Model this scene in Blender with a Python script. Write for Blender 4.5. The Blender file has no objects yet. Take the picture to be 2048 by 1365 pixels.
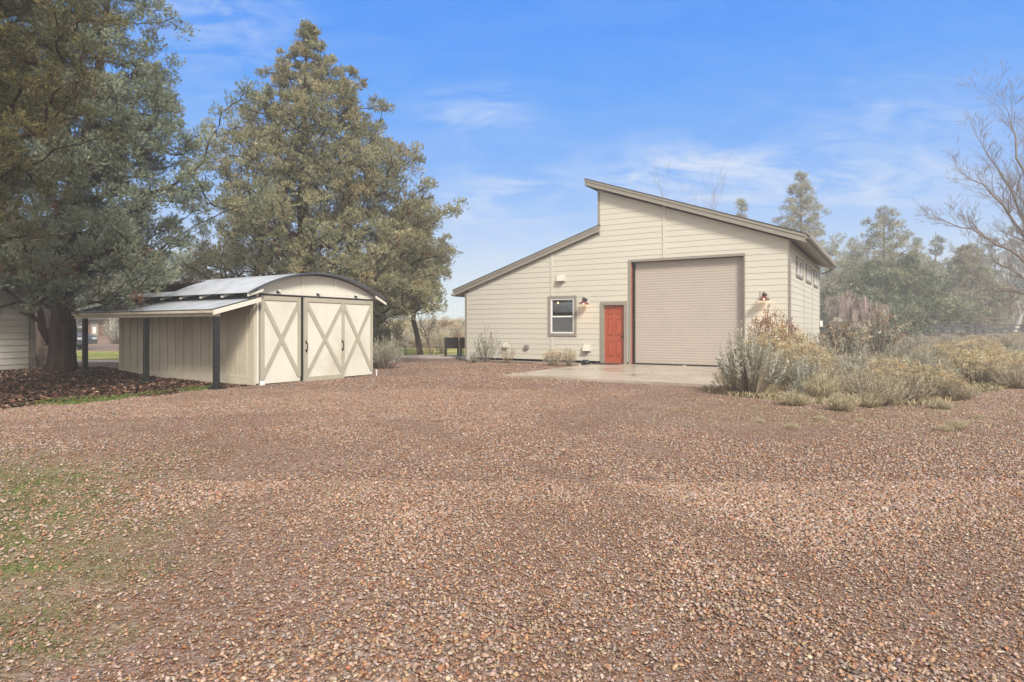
import bpy, math, random
import numpy as np
from mathutils import Vector, Matrix
random.seed(7)
RNG = np.random.default_rng(7)
scene = bpy.context.scene
COL = scene.collection
R = math.radians

# ------------------------------------------------------------------ helpers
class MB:
    def __init__(self):
        self.v = []; self.f = []; self.m = []; self.mi = 0
    def add(self, vs, fs):
        b = len(self.v)
        self.v += [tuple(p) for p in vs]
        self.f += [tuple(b + i for i in f) for f in fs]
        self.m += [self.mi] * len(fs)
        return self
    def box(self, x0, x1, y0, y1, z0, z1):
        vs = [(x0,y0,z0),(x1,y0,z0),(x1,y1,z0),(x0,y1,z0),(x0,y0,z1),(x1,y0,z1),(x1,y1,z1),(x0,y1,z1)]
        return self.add(vs, [(0,3,2,1),(4,5,6,7),(0,1,5,4),(1,2,6,5),(2,3,7,6),(3,0,4,7)])
    def bar(self, a, b, w, h, up=(0,0,1)):
        a = Vector(a); b = Vector(b); d = (b - a).normalized(); up = Vector(up)
        s = d.cross(up).normalized(); t = s.cross(d).normalized()
        vs = []
        for p in (a, b):
            for (i, j) in ((-1,-1),(1,-1),(1,1),(-1,1)):
                vs.append(p + s * (i * w / 2) + t * (j * h / 2))
        return self.add(vs, [(0,1,2,3),(7,6,5,4),(0,4,5,1),(1,5,6,2),(2,6,7,3),(3,7,4,0)])
    def prism_y(self, prof, y0, y1):           # profile in (x,z), extruded along y
        n = len(prof)
        vs = [(x, y0, z) for x, z in prof] + [(x, y1, z) for x, z in prof]
        fs = [tuple(range(n)), tuple(range(2*n-1, n-1, -1))] + [(i, i+n, (i+1) % n + n, (i+1) % n) for i in range(n)]
        return self.add(vs, fs)
    def prism_x(self, prof, x0, x1):           # profile in (y,z)
        n = len(prof)
        vs = [(x0, y, z) for y, z in prof] + [(x1, y, z) for y, z in prof]
        fs = [tuple(range(n-1, -1, -1)), tuple(range(n, 2*n))] + [(i, (i+1) % n, (i+1) % n + n, i+n) for i in range(n)]
        return self.add(vs, fs)
    def tube(self, pts, rad, n=8, cap=True):
        pts = [Vector(p) for p in pts]
        if not hasattr(rad, '__len__'): rad = [rad] * len(pts)
        vs = []; fs = []
        ref = Vector((0.31, 0.2, 0.93))
        for k, p in enumerate(pts):
            d = (pts[min(k+1, len(pts)-1)] - pts[max(k-1, 0)]).normalized()
            r0 = ref if abs(d.dot(ref)) < .95 else Vector((1, 0, 0))
            s = d.cross(r0).normalized(); t = d.cross(s)
            for i in range(n):
                a = 2 * math.pi * i / n
                vs.append(p + (s * math.cos(a) + t * math.sin(a)) * rad[k])
        for k in range(len(pts) - 1):
            for i in range(n):
                j = (i + 1) % n
                fs.append((k*n+i, k*n+j, (k+1)*n+j, (k+1)*n+i))
        if cap:
            fs.append(tuple(range(n-1, -1, -1))); fs.append(tuple((len(pts)-1)*n + i for i in range(n)))
        return self.add(vs, fs)
    def lathe(self, prof, c=(0,0,0), n=20):
        vs = []; fs = []
        for r, z in prof:
            for i in range(n):
                a = 2*math.pi*i/n
                vs.append((c[0]+r*math.cos(a), c[1]+r*math.sin(a), c[2]+z))
        for k in range(len(prof)-1):
            for i in range(n):
                j = (i+1) % n
                fs.append((k*n+i, k*n+j, (k+1)*n+j, (k+1)*n+i))
        return self.add(vs, fs)
    def build(self, name, mat, parent=None, smooth=False):
        me = bpy.data.meshes.new(name)
        me.from_pydata([tuple(p) for p in self.v], [], self.f)
        for mm in (mat if isinstance(mat, list) else [mat]): me.materials.append(mm)
        me.polygons.foreach_set('material_index', self.m)
        if smooth: me.polygons.foreach_set('use_smooth', [True] * len(me.polygons))
        me.update()
        o = bpy.data.objects.new(name, me); COL.objects.link(o)
        if parent: o.parent = parent
        return o

def np_mesh(name, V, Fc, mat, col=None, parent=None, smooth=False, link=True):
    """V (n,3), Fc (m,k) all of the same size, col (n,3) optional"""
    me = bpy.data.meshes.new(name)
    V = np.asarray(V, np.float32); Fc = np.asarray(Fc, np.int32)
    n, k = Fc.shape
    me.vertices.add(len(V)); me.vertices.foreach_set('co', V.ravel())
    me.loops.add(n*k); me.loops.foreach_set('vertex_index', Fc.ravel())
    me.polygons.add(n)
    me.polygons.foreach_set('loop_start', np.arange(0, n*k, k, dtype=np.int32))
    me.polygons.foreach_set('loop_total', np.full(n, k, np.int32))
    if smooth: me.polygons.foreach_set('use_smooth', np.ones(n, bool))
    if col is not None:
        a = me.color_attributes.new('col', 'FLOAT_COLOR', 'POINT')
        c4 = np.ones((len(V), 4), np.float32); c4[:, :3] = col
        a.data.foreach_set('color', c4.ravel())
    me.materials.append(mat)
    me.update()
    o = bpy.data.objects.new(name, me)
    if link: COL.objects.link(o)
    if parent: o.parent = parent
    return o

def tag(o, label=None, cat=None, group=None, kind=None):
    if label: o['label'] = label
    if cat: o['category'] = cat
    if group: o['group'] = group
    if kind: o['kind'] = kind
    return o

def empty(name, loc=(0,0,0), rz=0, label=None, cat=None, group=None):
    o = bpy.data.objects.new(name, None); COL.objects.link(o)
    o.empty_display_size = .2
    o.location = loc; o.rotation_euler = (0, 0, rz)
    return tag(o, label, cat, group)

def copy_thing(root, loc, rz=0, sc=1, label=None, group=None):
    r = root.copy(); COL.objects.link(r)
    r.location = loc; r.rotation_euler = (0, 0, rz)
    r.scale = (sc, sc, sc) if not hasattr(sc, '__len__') else sc
    if label: r['label'] = label
    if group: r['group'] = group
    for ch in list(root.children):
        c = ch.copy(); COL.objects.link(c); c.parent = r
        for g in list(ch.children):
            d = g.copy(); COL.objects.link(d); d.parent = c
    return r

# ------------------------------------------------------------------ materials
def new_mat(name):
    m = bpy.data.materials.new(name); m.use_nodes = True
    nt = m.node_tree; b = nt.nodes['Principled BSDF']
    return m, nt, b

def paint(name, col, rough=.6, var=.08, scale=3.0, bump=.0, bscale=60, metal=0, spec=.4, stretch=(1,1,1), dirt=None, dirt_scale=.8):
    m, nt, b = new_mat(name)
    N = nt.nodes; L = nt.links
    tc = N.new('ShaderNodeTexCoord'); mp = N.new('ShaderNodeMapping')
    mp.inputs['Scale'].default_value = stretch
    L.new(tc.outputs['Object'], mp.inputs['Vector'])
    n1 = N.new('ShaderNodeTexNoise'); n1.inputs['Scale'].default_value = scale; n1.inputs['Detail'].default_value = 6
    L.new(mp.outputs['Vector'], n1.inputs['Vector'])
    mx = N.new('ShaderNodeMix'); mx.data_type = 'RGBA'
    mx.inputs['A'].default_value = tuple(c*(1-var) for c in col) + (1,)
    mx.inputs['B'].default_value = tuple(min(1, c*(1+var)) for c in col) + (1,)
    mr = N.new('ShaderNodeMapRange'); mr.inputs['From Min'].default_value = .3; mr.inputs['From Max'].default_value = .7
    L.new(n1.outputs['Fac'], mr.inputs['Value']); L.new(mr.outputs['Result'], mx.inputs['Factor'])
    out = mx.outputs['Result']
    if dirt:
        n2 = N.new('ShaderNodeTexNoise'); n2.inputs['Scale'].default_value = dirt_scale; n2.inputs['Detail'].default_value = 8
        n2.inputs['Roughness'].default_value = .65
        L.new(tc.outputs['Object'], n2.inputs['Vector'])
        m2 = N.new('ShaderNodeMapRange'); m2.inputs['From Min'].default_value = .5; m2.inputs['From Max'].default_value = .75
        m2.inputs['To Max'].default_value = .6
        L.new(n2.outputs['Fac'], m2.inputs['Value'])
        mx2 = N.new('ShaderNodeMix'); mx2.data_type = 'RGBA'
        L.new(out, mx2.inputs['A']); mx2.inputs['B'].default_value = tuple(dirt) + (1,)
        L.new(m2.outputs['Result'], mx2.inputs['Factor']); out = mx2.outputs['Result']
    L.new(out, b.inputs['Base Color'])
    b.inputs['Roughness'].default_value = rough; b.inputs['Metallic'].default_value = metal
    b.inputs['Specular IOR Level'].default_value = spec
    if bump:
        n3 = N.new('ShaderNodeTexNoise'); n3.inputs['Scale'].default_value = bscale; n3.inputs['Detail'].default_value = 4
        L.new(mp.outputs['Vector'], n3.inputs['Vector'])
        bp = N.new('ShaderNodeBump'); bp.inputs['Strength'].default_value = bump; bp.inputs['Distance'].default_value = .01
        L.new(n3.outputs['Fac'], bp.inputs['Height']); L.new(bp.outputs['Normal'], b.inputs['Normal'])
    return m

def colmat(name, rough=.8, spec=.2, trans=0.0, gain=1.0, noise=0, nscale=40):
    """base colour from the mesh's own 'col' attribute (per leaf / per stone)"""
    m, nt, b = new_mat(name); N = nt.nodes; L = nt.links
    a = N.new('ShaderNodeAttribute'); a.attribute_name = 'col'
    out = a.outputs['Color']
    if noise:
        tc = N.new('ShaderNodeTexCoord')
        n1 = N.new('ShaderNodeTexNoise'); n1.inputs['Scale'].default_value = nscale; n1.inputs['Detail'].default_value = 3
        L.new(tc.outputs['Object'], n1.inputs['Vector'])
        mr = N.new('ShaderNodeMapRange'); mr.inputs['From Min'].default_value=.3; mr.inputs['From Max'].default_value=.7
        mr.inputs['To Min'].default_value = 1-noise; mr.inputs['To Max'].default_value = 1+noise
        L.new(n1.outputs['Fac'], mr.inputs['Value'])
        vm = N.new('ShaderNodeVectorMath'); vm.operation = 'SCALE'
        L.new(out, vm.inputs[0]); L.new(mr.outputs['Result'], vm.inputs['Scale']); out = vm.outputs['Vector']
    L.new(out, b.inputs['Base Color'])
    b.inputs['Roughness'].default_value = rough; b.inputs['Specular IOR Level'].default_value = spec
    if trans:
        t = N.new('ShaderNodeBsdfTranslucent'); ms = N.new('ShaderNodeMixShader')
        L.new(out, t.inputs['Color']); ms.inputs['Fac'].default_value = trans
        L.new(b.outputs[0], ms.inputs[1]); L.new(t.outputs[0], ms.inputs[2])
        L.new(ms.outputs[0], N['Material Output'].inputs['Surface'])
    return m

def emit_mat(name, col, s):
    m, nt, b = new_mat(name)
    b.inputs['Emission Color'].default_value = tuple(col)+(1,); b.inputs['Emission Strength'].default_value = s
    b.inputs['Base Color'].default_value = tuple(col)+(1,)
    return m

M = dict(
    siding=paint('cream_siding', (.565,.53,.44), .55, .03, 1.3, .0, 90, stretch=(.25,.25,1), spec=.3),
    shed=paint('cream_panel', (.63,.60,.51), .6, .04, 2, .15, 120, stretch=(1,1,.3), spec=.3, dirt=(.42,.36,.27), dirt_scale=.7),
    shed_shaded=paint('cream_batten_shaded', (.50,.445,.335), .65, .06, 3, .2, 90, stretch=(1,1,.2), spec=.3, dirt=(.34,.28,.20), dirt_scale=1.2),  # shed cream darkened, canopy shade put into the colour
    trim=paint('taupe_trim', (.27,.245,.20), .6, .06, 4, .1, 80, spec=.3),
    shedtrim=paint('taupe_door_trim', (.375,.342,.265), .6, .07, 4, .15, 80, spec=.3),
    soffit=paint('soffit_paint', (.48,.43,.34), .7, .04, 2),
    shingle=paint('asphalt_shingles', (.07,.065,.06), .9, .3, 14, .6, 60),
    white=paint('white_vinyl', (.78,.76,.74), .4, .02, 4),
    red=paint('orange_red_paint', (.40,.082,.038), .38, .05, 3, spec=.5),
    jamb=paint('red_jamb_paint', (.42,.08,.04), .5, .08, 3),
    roller=paint('tan_roller_steel', (.435,.37,.315), .5, .03, 2, spec=.5),
    blackmetal=paint('black_metal', (.012,.012,.013), .4, .2, 8, spec=.5),
    blackwood=paint('black_stained_timber', (.014,.014,.015), .6, .3, 6, .3, 50, stretch=(1,1,.15)),
    galv=paint('galvanised_steel', (.46,.485,.52), .42, .14, 2.5, .05, 40, metal=.45, dirt=(.20,.16,.13), dirt_scale=.9),
    lampred=paint('dark_red_enamel', (.16,.03,.03), .25, .2, 6, spec=.6),
    concrete=paint('concrete', (.36,.32,.27), .7, .1, 2, .3, 60, dirt=(.26,.22,.18)),
    woven=paint('dark_wicker', (.035,.026,.022), .7, .3, 40, .5, 80),
    rock=paint('dark_rock', (.09,.085,.08), .8, .4, 5, .8, 12),
    rail=paint('weathered_dark_rail', (.055,.048,.045), .85, .3, 5, .3, 30),
    carpaint=paint('car_paint_grey', (.07,.075,.08), .3, .05, 3, spec=.6),
    carwhite=paint('car_paint_white', (.55,.55,.55), .3, .03, 3, spec=.6),
    rubber=paint('rubber', (.02,.02,.02), .8, .1, 8),
    brownwood=paint('brown_cabin_wood', (.14,.075,.045), .8, .2, 4, .2, 30),
    gutter=paint('gutter_taupe', (.28,.255,.21), .4, .05, 3, spec=.5),
    screen=paint('insect_screen', (.10,.10,.10), .6, .1, 200),
    dark=paint('dark_interior', (.03,.03,.03), .9, .1, 3),
    path=paint('pale_path', (.36,.30,.26), .8, .1, 3, .3, 40),
)
def bark_mat(name, c1, c2, sc=6):
    m, nt, b = new_mat(name); N = nt.nodes; L = nt.links
    tc = N.new('ShaderNodeTexCoord'); mp = N.new('ShaderNodeMapping'); mp.inputs['Scale'].default_value = (1,1,.16)
    L.new(tc.outputs['Object'], mp.inputs['Vector'])
    n = N.new('ShaderNodeTexNoise'); n.inputs['Scale'].default_value = sc; n.inputs['Detail'].default_value = 8; n.inputs['Roughness'].default_value=.65
    n.inputs['Distortion'].default_value = .6
    L.new(mp.outputs['Vector'], n.inputs['Vector'])
    cr = N.new('ShaderNodeValToRGB'); cr.color_ramp.elements[0].position=.35; cr.color_ramp.elements[1].position=.68
    cr.color_ramp.elements[0].color = c1+(1,); cr.color_ramp.elements[1].color = c2+(1,)
    L.new(n.outputs['Fac'], cr.inputs['Fac']); L.new(cr.outputs['Color'], b.inputs['Base Color'])
    bp = N.new('ShaderNodeBump'); bp.inputs['Strength'].default_value=.9; bp.inputs['Distance'].default_value=.05
    L.new(n.outputs['Fac'], bp.inputs['Height']); L.new(bp.outputs['Normal'], b.inputs['Normal'])
    b.inputs['Roughness'].default_value=.9; b.inputs['Specular IOR Level'].default_value=.2
    return m
M['bark'] = bark_mat('juniper_bark', (.010,.007,.006), (.085,.045,.032))
M['barkpale'] = bark_mat('pine_bark', (.05,.035,.028), (.17,.12,.095))
M['barkgrey'] = bark_mat('bare_bark', (.10,.075,.06), (.24,.19,.15))
M['birch'] = bark_mat('birch_bark', (.30,.28,.26), (.75,.73,.70), 4)
M['leaf'] = colmat('juniper_foliage', .6, .35, .05)
M['bush'] = colmat('brush_foliage', .85, .15, .3)
M['stone'] = colmat('gravel_stones', .62, .35, 0, noise=.22, nscale=90)
M['twig'] = colmat('twigs', .85, .15)

# wet slab
def slab_mat():
    m, nt, b = new_mat('wet_concrete_slab'); N = nt.nodes; L = nt.links
    tc = N.new('ShaderNodeTexCoord')
    n = N.new('ShaderNodeTexNoise'); n.inputs['Scale'].default_value=.55; n.inputs['Detail'].default_value=5; n.inputs['Roughness'].default_value=.6
    L.new(tc.outputs['Object'], n.inputs['Vector'])
    w = N.new('ShaderNodeMapRange'); w.inputs['From Min'].default_value=.47; w.inputs['From Max'].default_value=.66
    L.new(n.outputs['Fac'], w.inputs['Value'])
    n2 = N.new('ShaderNodeTexNoise'); n2.inputs['Scale'].default_value=9; n2.inputs['Detail'].default_value=8
    L.new(tc.outputs['Object'], n2.inputs['Vector'])
    mx = N.new('ShaderNodeMix'); mx.data_type='RGBA'; mx.inputs['A'].default_value=(.42,.36,.29,1); mx.inputs['B'].default_value=(.385,.325,.26,1)
    L.new(n2.outputs['Fac'], mx.inputs['Factor'])
    mx2 = N.new('ShaderNodeMix'); mx2.data_type='RGBA'; mx2.blend_type='MULTIPLY'; L.new(mx.outputs['Result'], mx2.inputs['A'])
    mx2.inputs['B'].default_value=(.74,.68,.62,1); L.new(w.outputs['Result'], mx2.inputs['Factor'])
    L.new(mx2.outputs['Result'], b.inputs['Base Color'])
    r = N.new('ShaderNodeMapRange'); r.inputs['To Min'].default_value=.34; r.inputs['To Max'].default_value=.17
    L.new(w.outputs['Result'], r.inputs['Value']); L.new(r.outputs['Result'], b.inputs['Roughness'])
    bp = N.new('ShaderNodeBump'); bp.inputs['Strength'].default_value=.10; bp.inputs['Distance'].default_value=.004
    L.new(n2.outputs['Fac'], bp.inputs['Height']); L.new(bp.outputs['Normal'], b.inputs['Normal'])
    return m
M['slab'] = slab_mat()

# glass
def glass_mat():
    m, nt, b = new_mat('window_glass'); N = nt.nodes; L = nt.links
    t = N.new('ShaderNodeBsdfTransparent'); t.inputs['Color'].default_value=(.75,.78,.76,1)
    g = N.new('ShaderNodeBsdfGlossy'); g.inputs['Roughness'].default_value=.01
    fr = N.new('ShaderNodeFresnel'); fr.inputs['IOR'].default_value=1.6
    ad = N.new('ShaderNodeMath'); ad.operation='ADD'; ad.inputs[1].default_value=.14
    L.new(fr.outputs[0], ad.inputs[0])
    ms = N.new('ShaderNodeMixShader'); L.new(ad.outputs[0], ms.inputs['Fac']); L.new(t.outputs[0], ms.inputs[1]); L.new(g.outputs[0], ms.inputs[2])
    L.new(ms.outputs[0], N['Material Output'].inputs['Surface'])
    return m
M['glass'] = glass_mat()
M['bulb'] = emit_mat('warm_bulb', (1,.62,.28), 25)
M['porch'] = emit_mat('porch_light', (1,.75,.5), 2.2)

# ------------------------------------------------------------------ camera
EYE = 1.3; FPX = 1237.0; HOR = 656.0
cam = bpy.data.cameras.new('camera'); cam.sensor_width = 36; cam.lens = 36*FPX/2048
cam.shift_y = -(682.5-HOR)/2048; cam.clip_end = 2000; cam.clip_start=.05
co = bpy.data.objects.new('camera', cam); COL.objects.link(co)
co.location = (0,0,EYE); co.rotation_euler = (R(90),0,0)
scene.camera = co

# ------------------------------------------------------------------ terrain
def sst(a, b, x):
    t = np.clip((x-a)/(b-a), 0, 1); return t*t*(3-2*t)
def wob(x, y, s, seed):
    r = np.random.default_rng(seed); out = 0
    for k in range(5):
        a = r.uniform(0, 2*math.pi); f = s*r.uniform(.6, 1.7); p = r.uniform(0, 6.28)
        out = out + np.sin((x*np.cos(a)+y*np.sin(a))*f + p)
    return out/5
def height(x, y):
    x = np.asarray(x, float); y = np.asarray(y, float)
    right = sst(0, 8, x)
    left = sst(-14, -24, x)
    b = 1.35*sst(40, 62, y)*(1-right)*(1-left) + right*.62*sst(24, 60, y) + left*1.3*sst(44, 70, y)
    b = b + .16*np.exp(-(((x+12)/2.6)**2+((y-16.9)/2.3)**2))
    near = 1-sst(14, 30, y)
    b = b + near*(.012*wob(x, y, 1.6, 3) + .007*wob(x, y, 5.5, 5))*sst(0,1.5,np.hypot(x-8,y-18)*.2)
    return b
def hz(x, y): return float(height(x, y))
def G(px, py, h=0.0):
    """ground point seen at that place of the photograph"""
    Y = 20.0
    for _ in range(40):
        X = (px-1024)/FPX*Y; hh = hz(X, Y)
        Y = .5*Y + .5*min(90, (EYE-hh)*FPX/max(2, py-HOR))
    X = (px-1024)/FPX*Y
    return Vector((X, Y, hz(X, Y)))

def seg_dist(x, y, P):
    d = np.full(np.shape(x), 1e9)
    for (ax, ay), (bx, by) in zip(P[:-1], P[1:]):
        t = np.clip(((x-ax)*(bx-ax)+(y-ay)*(by-ay))/((bx-ax)**2+(by-ay)**2), 0, 1)
        d = np.minimum(d, np.hypot(x-ax-t*(bx-ax), y-ay-t*(by-ay)))
    return d
def inside(x, y, P):
    x = np.asarray(x, float); y = np.asarray(y, float); c = np.zeros(x.shape, bool); n = len(P)
    for i in range(n):
        x0, y0 = P[i]; x1, y1 = P[(i+1) % n]
        if y0 == y1: continue
        cond = ((y0 > y) != (y1 > y)) & (x < (x1-x0)*(y-y0)/(y1-y0)+x0)
        c ^= cond
    return c
def sdf(x, y, P):
    d = seg_dist(x, y, P+[P[0]]); return np.where(inside(x, y, P), d, -d)
MULCH = [(-8.3,9.9),(-6.9,11.8),(-6.55,13.0),(-5.9,13.7),(-10.9,17.2),(-12.3,18.4),(-14.5,18.8),(-26,18.8),(-26,9),(-12,8.6)]
FIELD = [(3.7,12.9),(4.3,11.3),(5.2,10.5),(6.6,10.1),(8.2,11.0),(9.4,12.2),(11.4,13.6),(16,15),(30,20),(70,40),(110,72),(30,72),(16,30),(8.2,18.7),(6.5,15)]
TAN = [(1.5,9.2),(3.0,7.6),(5.2,6.6),(8.5,8.2),(9.5,11.5),(6.6,10.4),(5,10.7),(3.8,11.6)]
LAWNL = [(-60,24.5),(-14,24.5),(-12,26),(-12,33),(-60,38)]
LAWNC = [(-14,28.2),(1,28.2),(1,39.5),(-16,39.5)]
MOSSL = [(-6.5,6.6),(-3.6,6.0),(-2.7,5.0),(-2.15,4.0),(-2.0,3.2),(-1.85,2.6),(-2.1,2.1),(-6,1.8)]
MOSSE = [(-8.6,9.6),(-7.0,11.1),(-6.3,13.2),(-6.6,13.9),(-7.6,12.2),(-9.0,10.2)]
def sinh_axis(a, b, n, c, s):
    lo = math.asinh((a-c)/s); hi = math.asinh((b-c)/s)
    return c + s*np.sinh(np.linspace(lo, hi, n))
def ground():
    xs = sinh_axis(-205, 205, 421, -1, 9); ys = sinh_axis(-12, 205, 361, 6, 7)
    X, Y = np.meshgrid(xs, ys); Z = height(X, Y)
    V = np.stack([X, Y, Z], -1).reshape(-1, 3)
    nx = len(xs); ny = len(ys)
    i = (np.arange(ny-1)[:, None]*nx + np.arange(nx-1)[None]).ravel()
    Fc = np.stack([i, i+1, i+1+nx, i+nx], -1)
    x = X.ravel(); y = Y.ravel()
    o = np_mesh('ground', V, Fc, ground_mat(), smooth=True)
    me = o.data
    z1 = np.zeros((len(x), 4), np.float32); z2 = np.zeros((len(x), 4), np.float32)
    z1[:, 0] = np.clip(.5+sdf(x, y, MULCH)/1.2, 0, 1)
    z1[:, 1] = np.maximum(np.clip(.55+sdf(x, y, MOSSL)/3.5, 0, 1)*.9, np.clip(.5+sdf(x, y, MOSSE)/.9, 0, 1))
    z1[:, 2] = np.clip(.30+sdf(x, y, TAN)/3.5, 0, .55)
    z2[:, 0] = np.maximum(np.clip(.5+sdf(x, y, LAWNL)/.8, 0, 1), np.clip(.5+sdf(x, y, LAWNC)/.8, 0, 1))
    z2[:, 1] = np.maximum(np.clip(.5+sdf(x, y, FIELD)/.9, 0, 1), sst(38.8, 40.5, y)*(x > -20)*(x < 25))
    z2[:, 1] = np.maximum(z2[:, 1], sst(62, 66, y))
    z2[:, 2] = ((y > 39) & (y < 44) & (x < -18)).astype(float)
    for nm, z in (('zone', z1), ('zoneb', z2)):
        z[:, 3] = 1
        a = me.color_attributes.new(nm, 'FLOAT_COLOR', 'POINT'); a.data.foreach_set('color', z.ravel())
    tag(o, 'brown and pink gravel yard with mulch, moss and lawn around it', 'ground', kind='structure')
    return o
def ground_mat():
    m, nt, b = new_mat('ground_surface'); N = nt.nodes; L = nt.links
    geo = N.new('ShaderNodeNewGeometry'); pos = geo.outputs['Position']
    def noise(s, d=5, r=.55):
        n = N.new('ShaderNodeTexNoise'); n.inputs['Scale'].default_value=s; n.inputs['Detail'].default_value=d; n.inputs['Roughness'].default_value=r
        L.new(pos, n.inputs['Vector']); return n.outputs['Fac']
    def ramp(src, els):
        c = N.new('ShaderNodeValToRGB'); e = c.color_ramp.elements
        while len(e) < len(els): e.new(.5)
        for i, (p, col) in enumerate(els): e[i].position=p; e[i].color=tuple(col)+(1,)
        L.new(src, c.inputs['Fac']); return c.outputs['Color']
    def mix(f, a, c, mode='MIX'):
        x = N.new('ShaderNodeMix'); x.data_type='RGBA'; x.blend_type=mode
        if isinstance(f, float): x.inputs['Factor'].default_value=f
        else: L.new(f, x.inputs['Factor'])
        for k, s in (('A', a), ('B', c)):
            if isinstance(s, tuple): x.inputs[k].default_value=s+(1,)
            else: L.new(s, x.inputs[k])
        return x.outputs['Result']
    def math_(op, a, c=None):
        x = N.new('ShaderNodeMath'); x.operation=op
        for k, s in ((0, a), (1, c)):
            if s is None: continue
            if isinstance(s, (int, float)): x.inputs[k].default_value=s
            else: L.new(s, x.inputs[k])
        return x.outputs[0]
    def mr(src, a, c, d=0, e=1):
        x = N.new('ShaderNodeMapRange'); x.inputs['From Min'].default_value=a; x.inputs['From Max'].default_value=c
        x.inputs['To Min'].default_value=d; x.inputs['To Max'].default_value=e; L.new(src, x.inputs['Value']); return x.outputs['Result']
    def voro(s):
        v = N.new('ShaderNodeTexVoronoi'); v.inputs['Scale'].default_value=s; L.new(pos, v.inputs['Vector']); return v
    v1 = voro(38); v2 = voro(85)
    sep = N.new('ShaderNodeSeparateColor'); L.new(v1.outputs['Color'], sep.inputs[0])
    sep2 = N.new('ShaderNodeSeparateColor'); L.new(v2.outputs['Color'], sep2.inputs[0])
    els = [(0,(.04,.03,.028)),(.14,(.15,.07,.04)),(.32,(.24,.135,.08)),(.5,(.28,.185,.14)),(.68,(.32,.24,.21)),(.85,(.27,.22,.21)),(1,(.50,.42,.35))]
    g1 = ramp(sep.outputs[0], els); g2 = ramp(sep2.outputs[0], els)
    grav = mix(.45, g1, g2)
    big = mr(noise(.35, 4), .38, .62); mid = mr(noise(1.4, 6, .65), .35, .65)
    grav = mix(math_('MULTIPLY', big, .75), grav, mix(.6, grav, (.155,.085,.05)))
    grav = mix(math_('MULTIPLY', mid, .35), grav, (.12,.068,.042))
    # mulch
    mu = ramp(noise(34, 6, .7), [(.3,(.022,.013,.010)),(.5,(.075,.040,.026)),(.62,(.15,.075,.045)),(.72,(.26,.15,.10))])
    # moss green and tan grass, lawn, field soil
    gr = ramp(noise(22, 6, .7), [(.3,(.05,.06,.02)),(.55,(.12,.16,.04)),(.75,(.24,.27,.09))])
    dry = ramp(noise(26, 6, .7), [(.3,(.12,.085,.05)),(.55,(.28,.22,.13)),(.75,(.46,.38,.25))])
    soil = ramp(noise(9, 6, .7), [(.3,(.10,.075,.05)),(.55,(.22,.17,.11)),(.75,(.38,.31,.21))])
    lawn = mix(mr(noise(.35, 5, .6), .42, .6), mix(mr(noise(12,4),.3,.7), (.13,.19,.035), (.22,.26,.06)), (.42,.36,.13))
    za = N.new('ShaderNodeAttribute'); za.attribute_name='zone'; zb = N.new('ShaderNodeAttribute'); zb.attribute_name='zoneb'
    s1 = N.new('ShaderNodeSeparateColor'); L.new(za.outputs['Color'], s1.inputs[0])
    s2 = N.new('ShaderNodeSeparateColor'); L.new(zb.outputs['Color'], s2.inputs[0])
    nz = noise(2.2, 8, .7); nf = noise(16, 6, .7)
    edge = math_('ADD', math_('MULTIPLY', nz, .7), math_('MULTIPLY', nf, .5))   # ~.6 mean
    def mask(src, k=1.0, w=.10):
        d = math_('SUBTRACT', math_('ADD', math_('MULTIPLY', src, k), .1), edge)
        return mr(d, -w, w)
    c = mix(mask(s1.outputs[2], .85, .18), grav, mix(.55, grav, dry))
    c = mix(math_('MULTIPLY', mask(s1.outputs[1], .9, .16), .8), c, mix(mr(noise(5, 4), .4, .6), gr, dry))
    c = mix(mask(s1.outputs[0], 1.0, .1), c, mu)
    c = mix(math_('MULTIPLY', mask(s1.outputs[1], .8, .1), mr(noise(3.1,5),.5,.6)), c, gr)
    c = mix(mask(s2.outputs[1], 1.0, .12), c, soil)
    c = mix(mr(s2.outputs[0], .4, .6), c, lawn)
    c = mix(s2.outputs[2], c, (.17,.14,.12))
    L.new(c, b.inputs['Base Color'])
    b.inputs['Roughness'].default_value=.9; b.inputs['Specular IOR Level'].default_value=.08
    bp = N.new('ShaderNodeBump'); bp.inputs['Strength'].default_value=.8; bp.inputs['Distance'].default_value=.018
    hh = math_('ADD', math_('MULTIPLY', v1.outputs['Distance'], -1.0), math_('MULTIPLY', v2.outputs['Distance'], -.5))
    L.new(math_('ADD', hh, math_('MULTIPLY', nf, .5)), bp.inputs['Height']); L.new(bp.outputs['Normal'], b.inputs['Normal'])
    return m
ground()

# gravel as real stones near the viewer
ICO_V = None
def ico():
    t = (1+5**.5)/2
    V = np.array([(-1,t,0),(1,t,0),(-1,-t,0),(1,-t,0),(0,-1,t),(0,1,t),(0,-1,-t),(0,1,-t),(t,0,-1),(t,0,1),(-t,0,-1),(-t,0,1)], float)
    V /= np.linalg.norm(V[0])
    Fc = np.array([(0,11,5),(0,5,1),(0,1,7),(0,7,10),(0,10,11),(1,5,9),(5,11,4),(11,10,2),(10,7,6),(7,1,8),(3,9,4),(3,4,2),(3,2,6),(3,6,8),(3,8,9),(4,9,5),(2,4,11),(6,2,10),(8,6,7),(9,8,1)])
    return V, Fc
def cubeo():
    V = np.array([(-1,-1,-1),(1,-1,-1),(1,1,-1),(-1,1,-1),(-1,-1,1),(1,-1,1),(1,1,1),(-1,1,1)], float)*.72
    Fc = np.array([(0,3,2),(0,2,1),(4,5,6),(4,6,7),(0,1,5),(0,5,4),(1,2,6),(1,6,5),(2,3,7),(2,7,6),(3,0,4),(3,4,7)])
    return V, Fc
STONE_C = np.array([(.41,.335,.29),(.345,.315,.30),(.38,.28,.18),(.33,.215,.13),(.31,.145,.07),(.18,.085,.05),(.08,.074,.070),(.55,.48,.40),(.27,.20,.155)])
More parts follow.
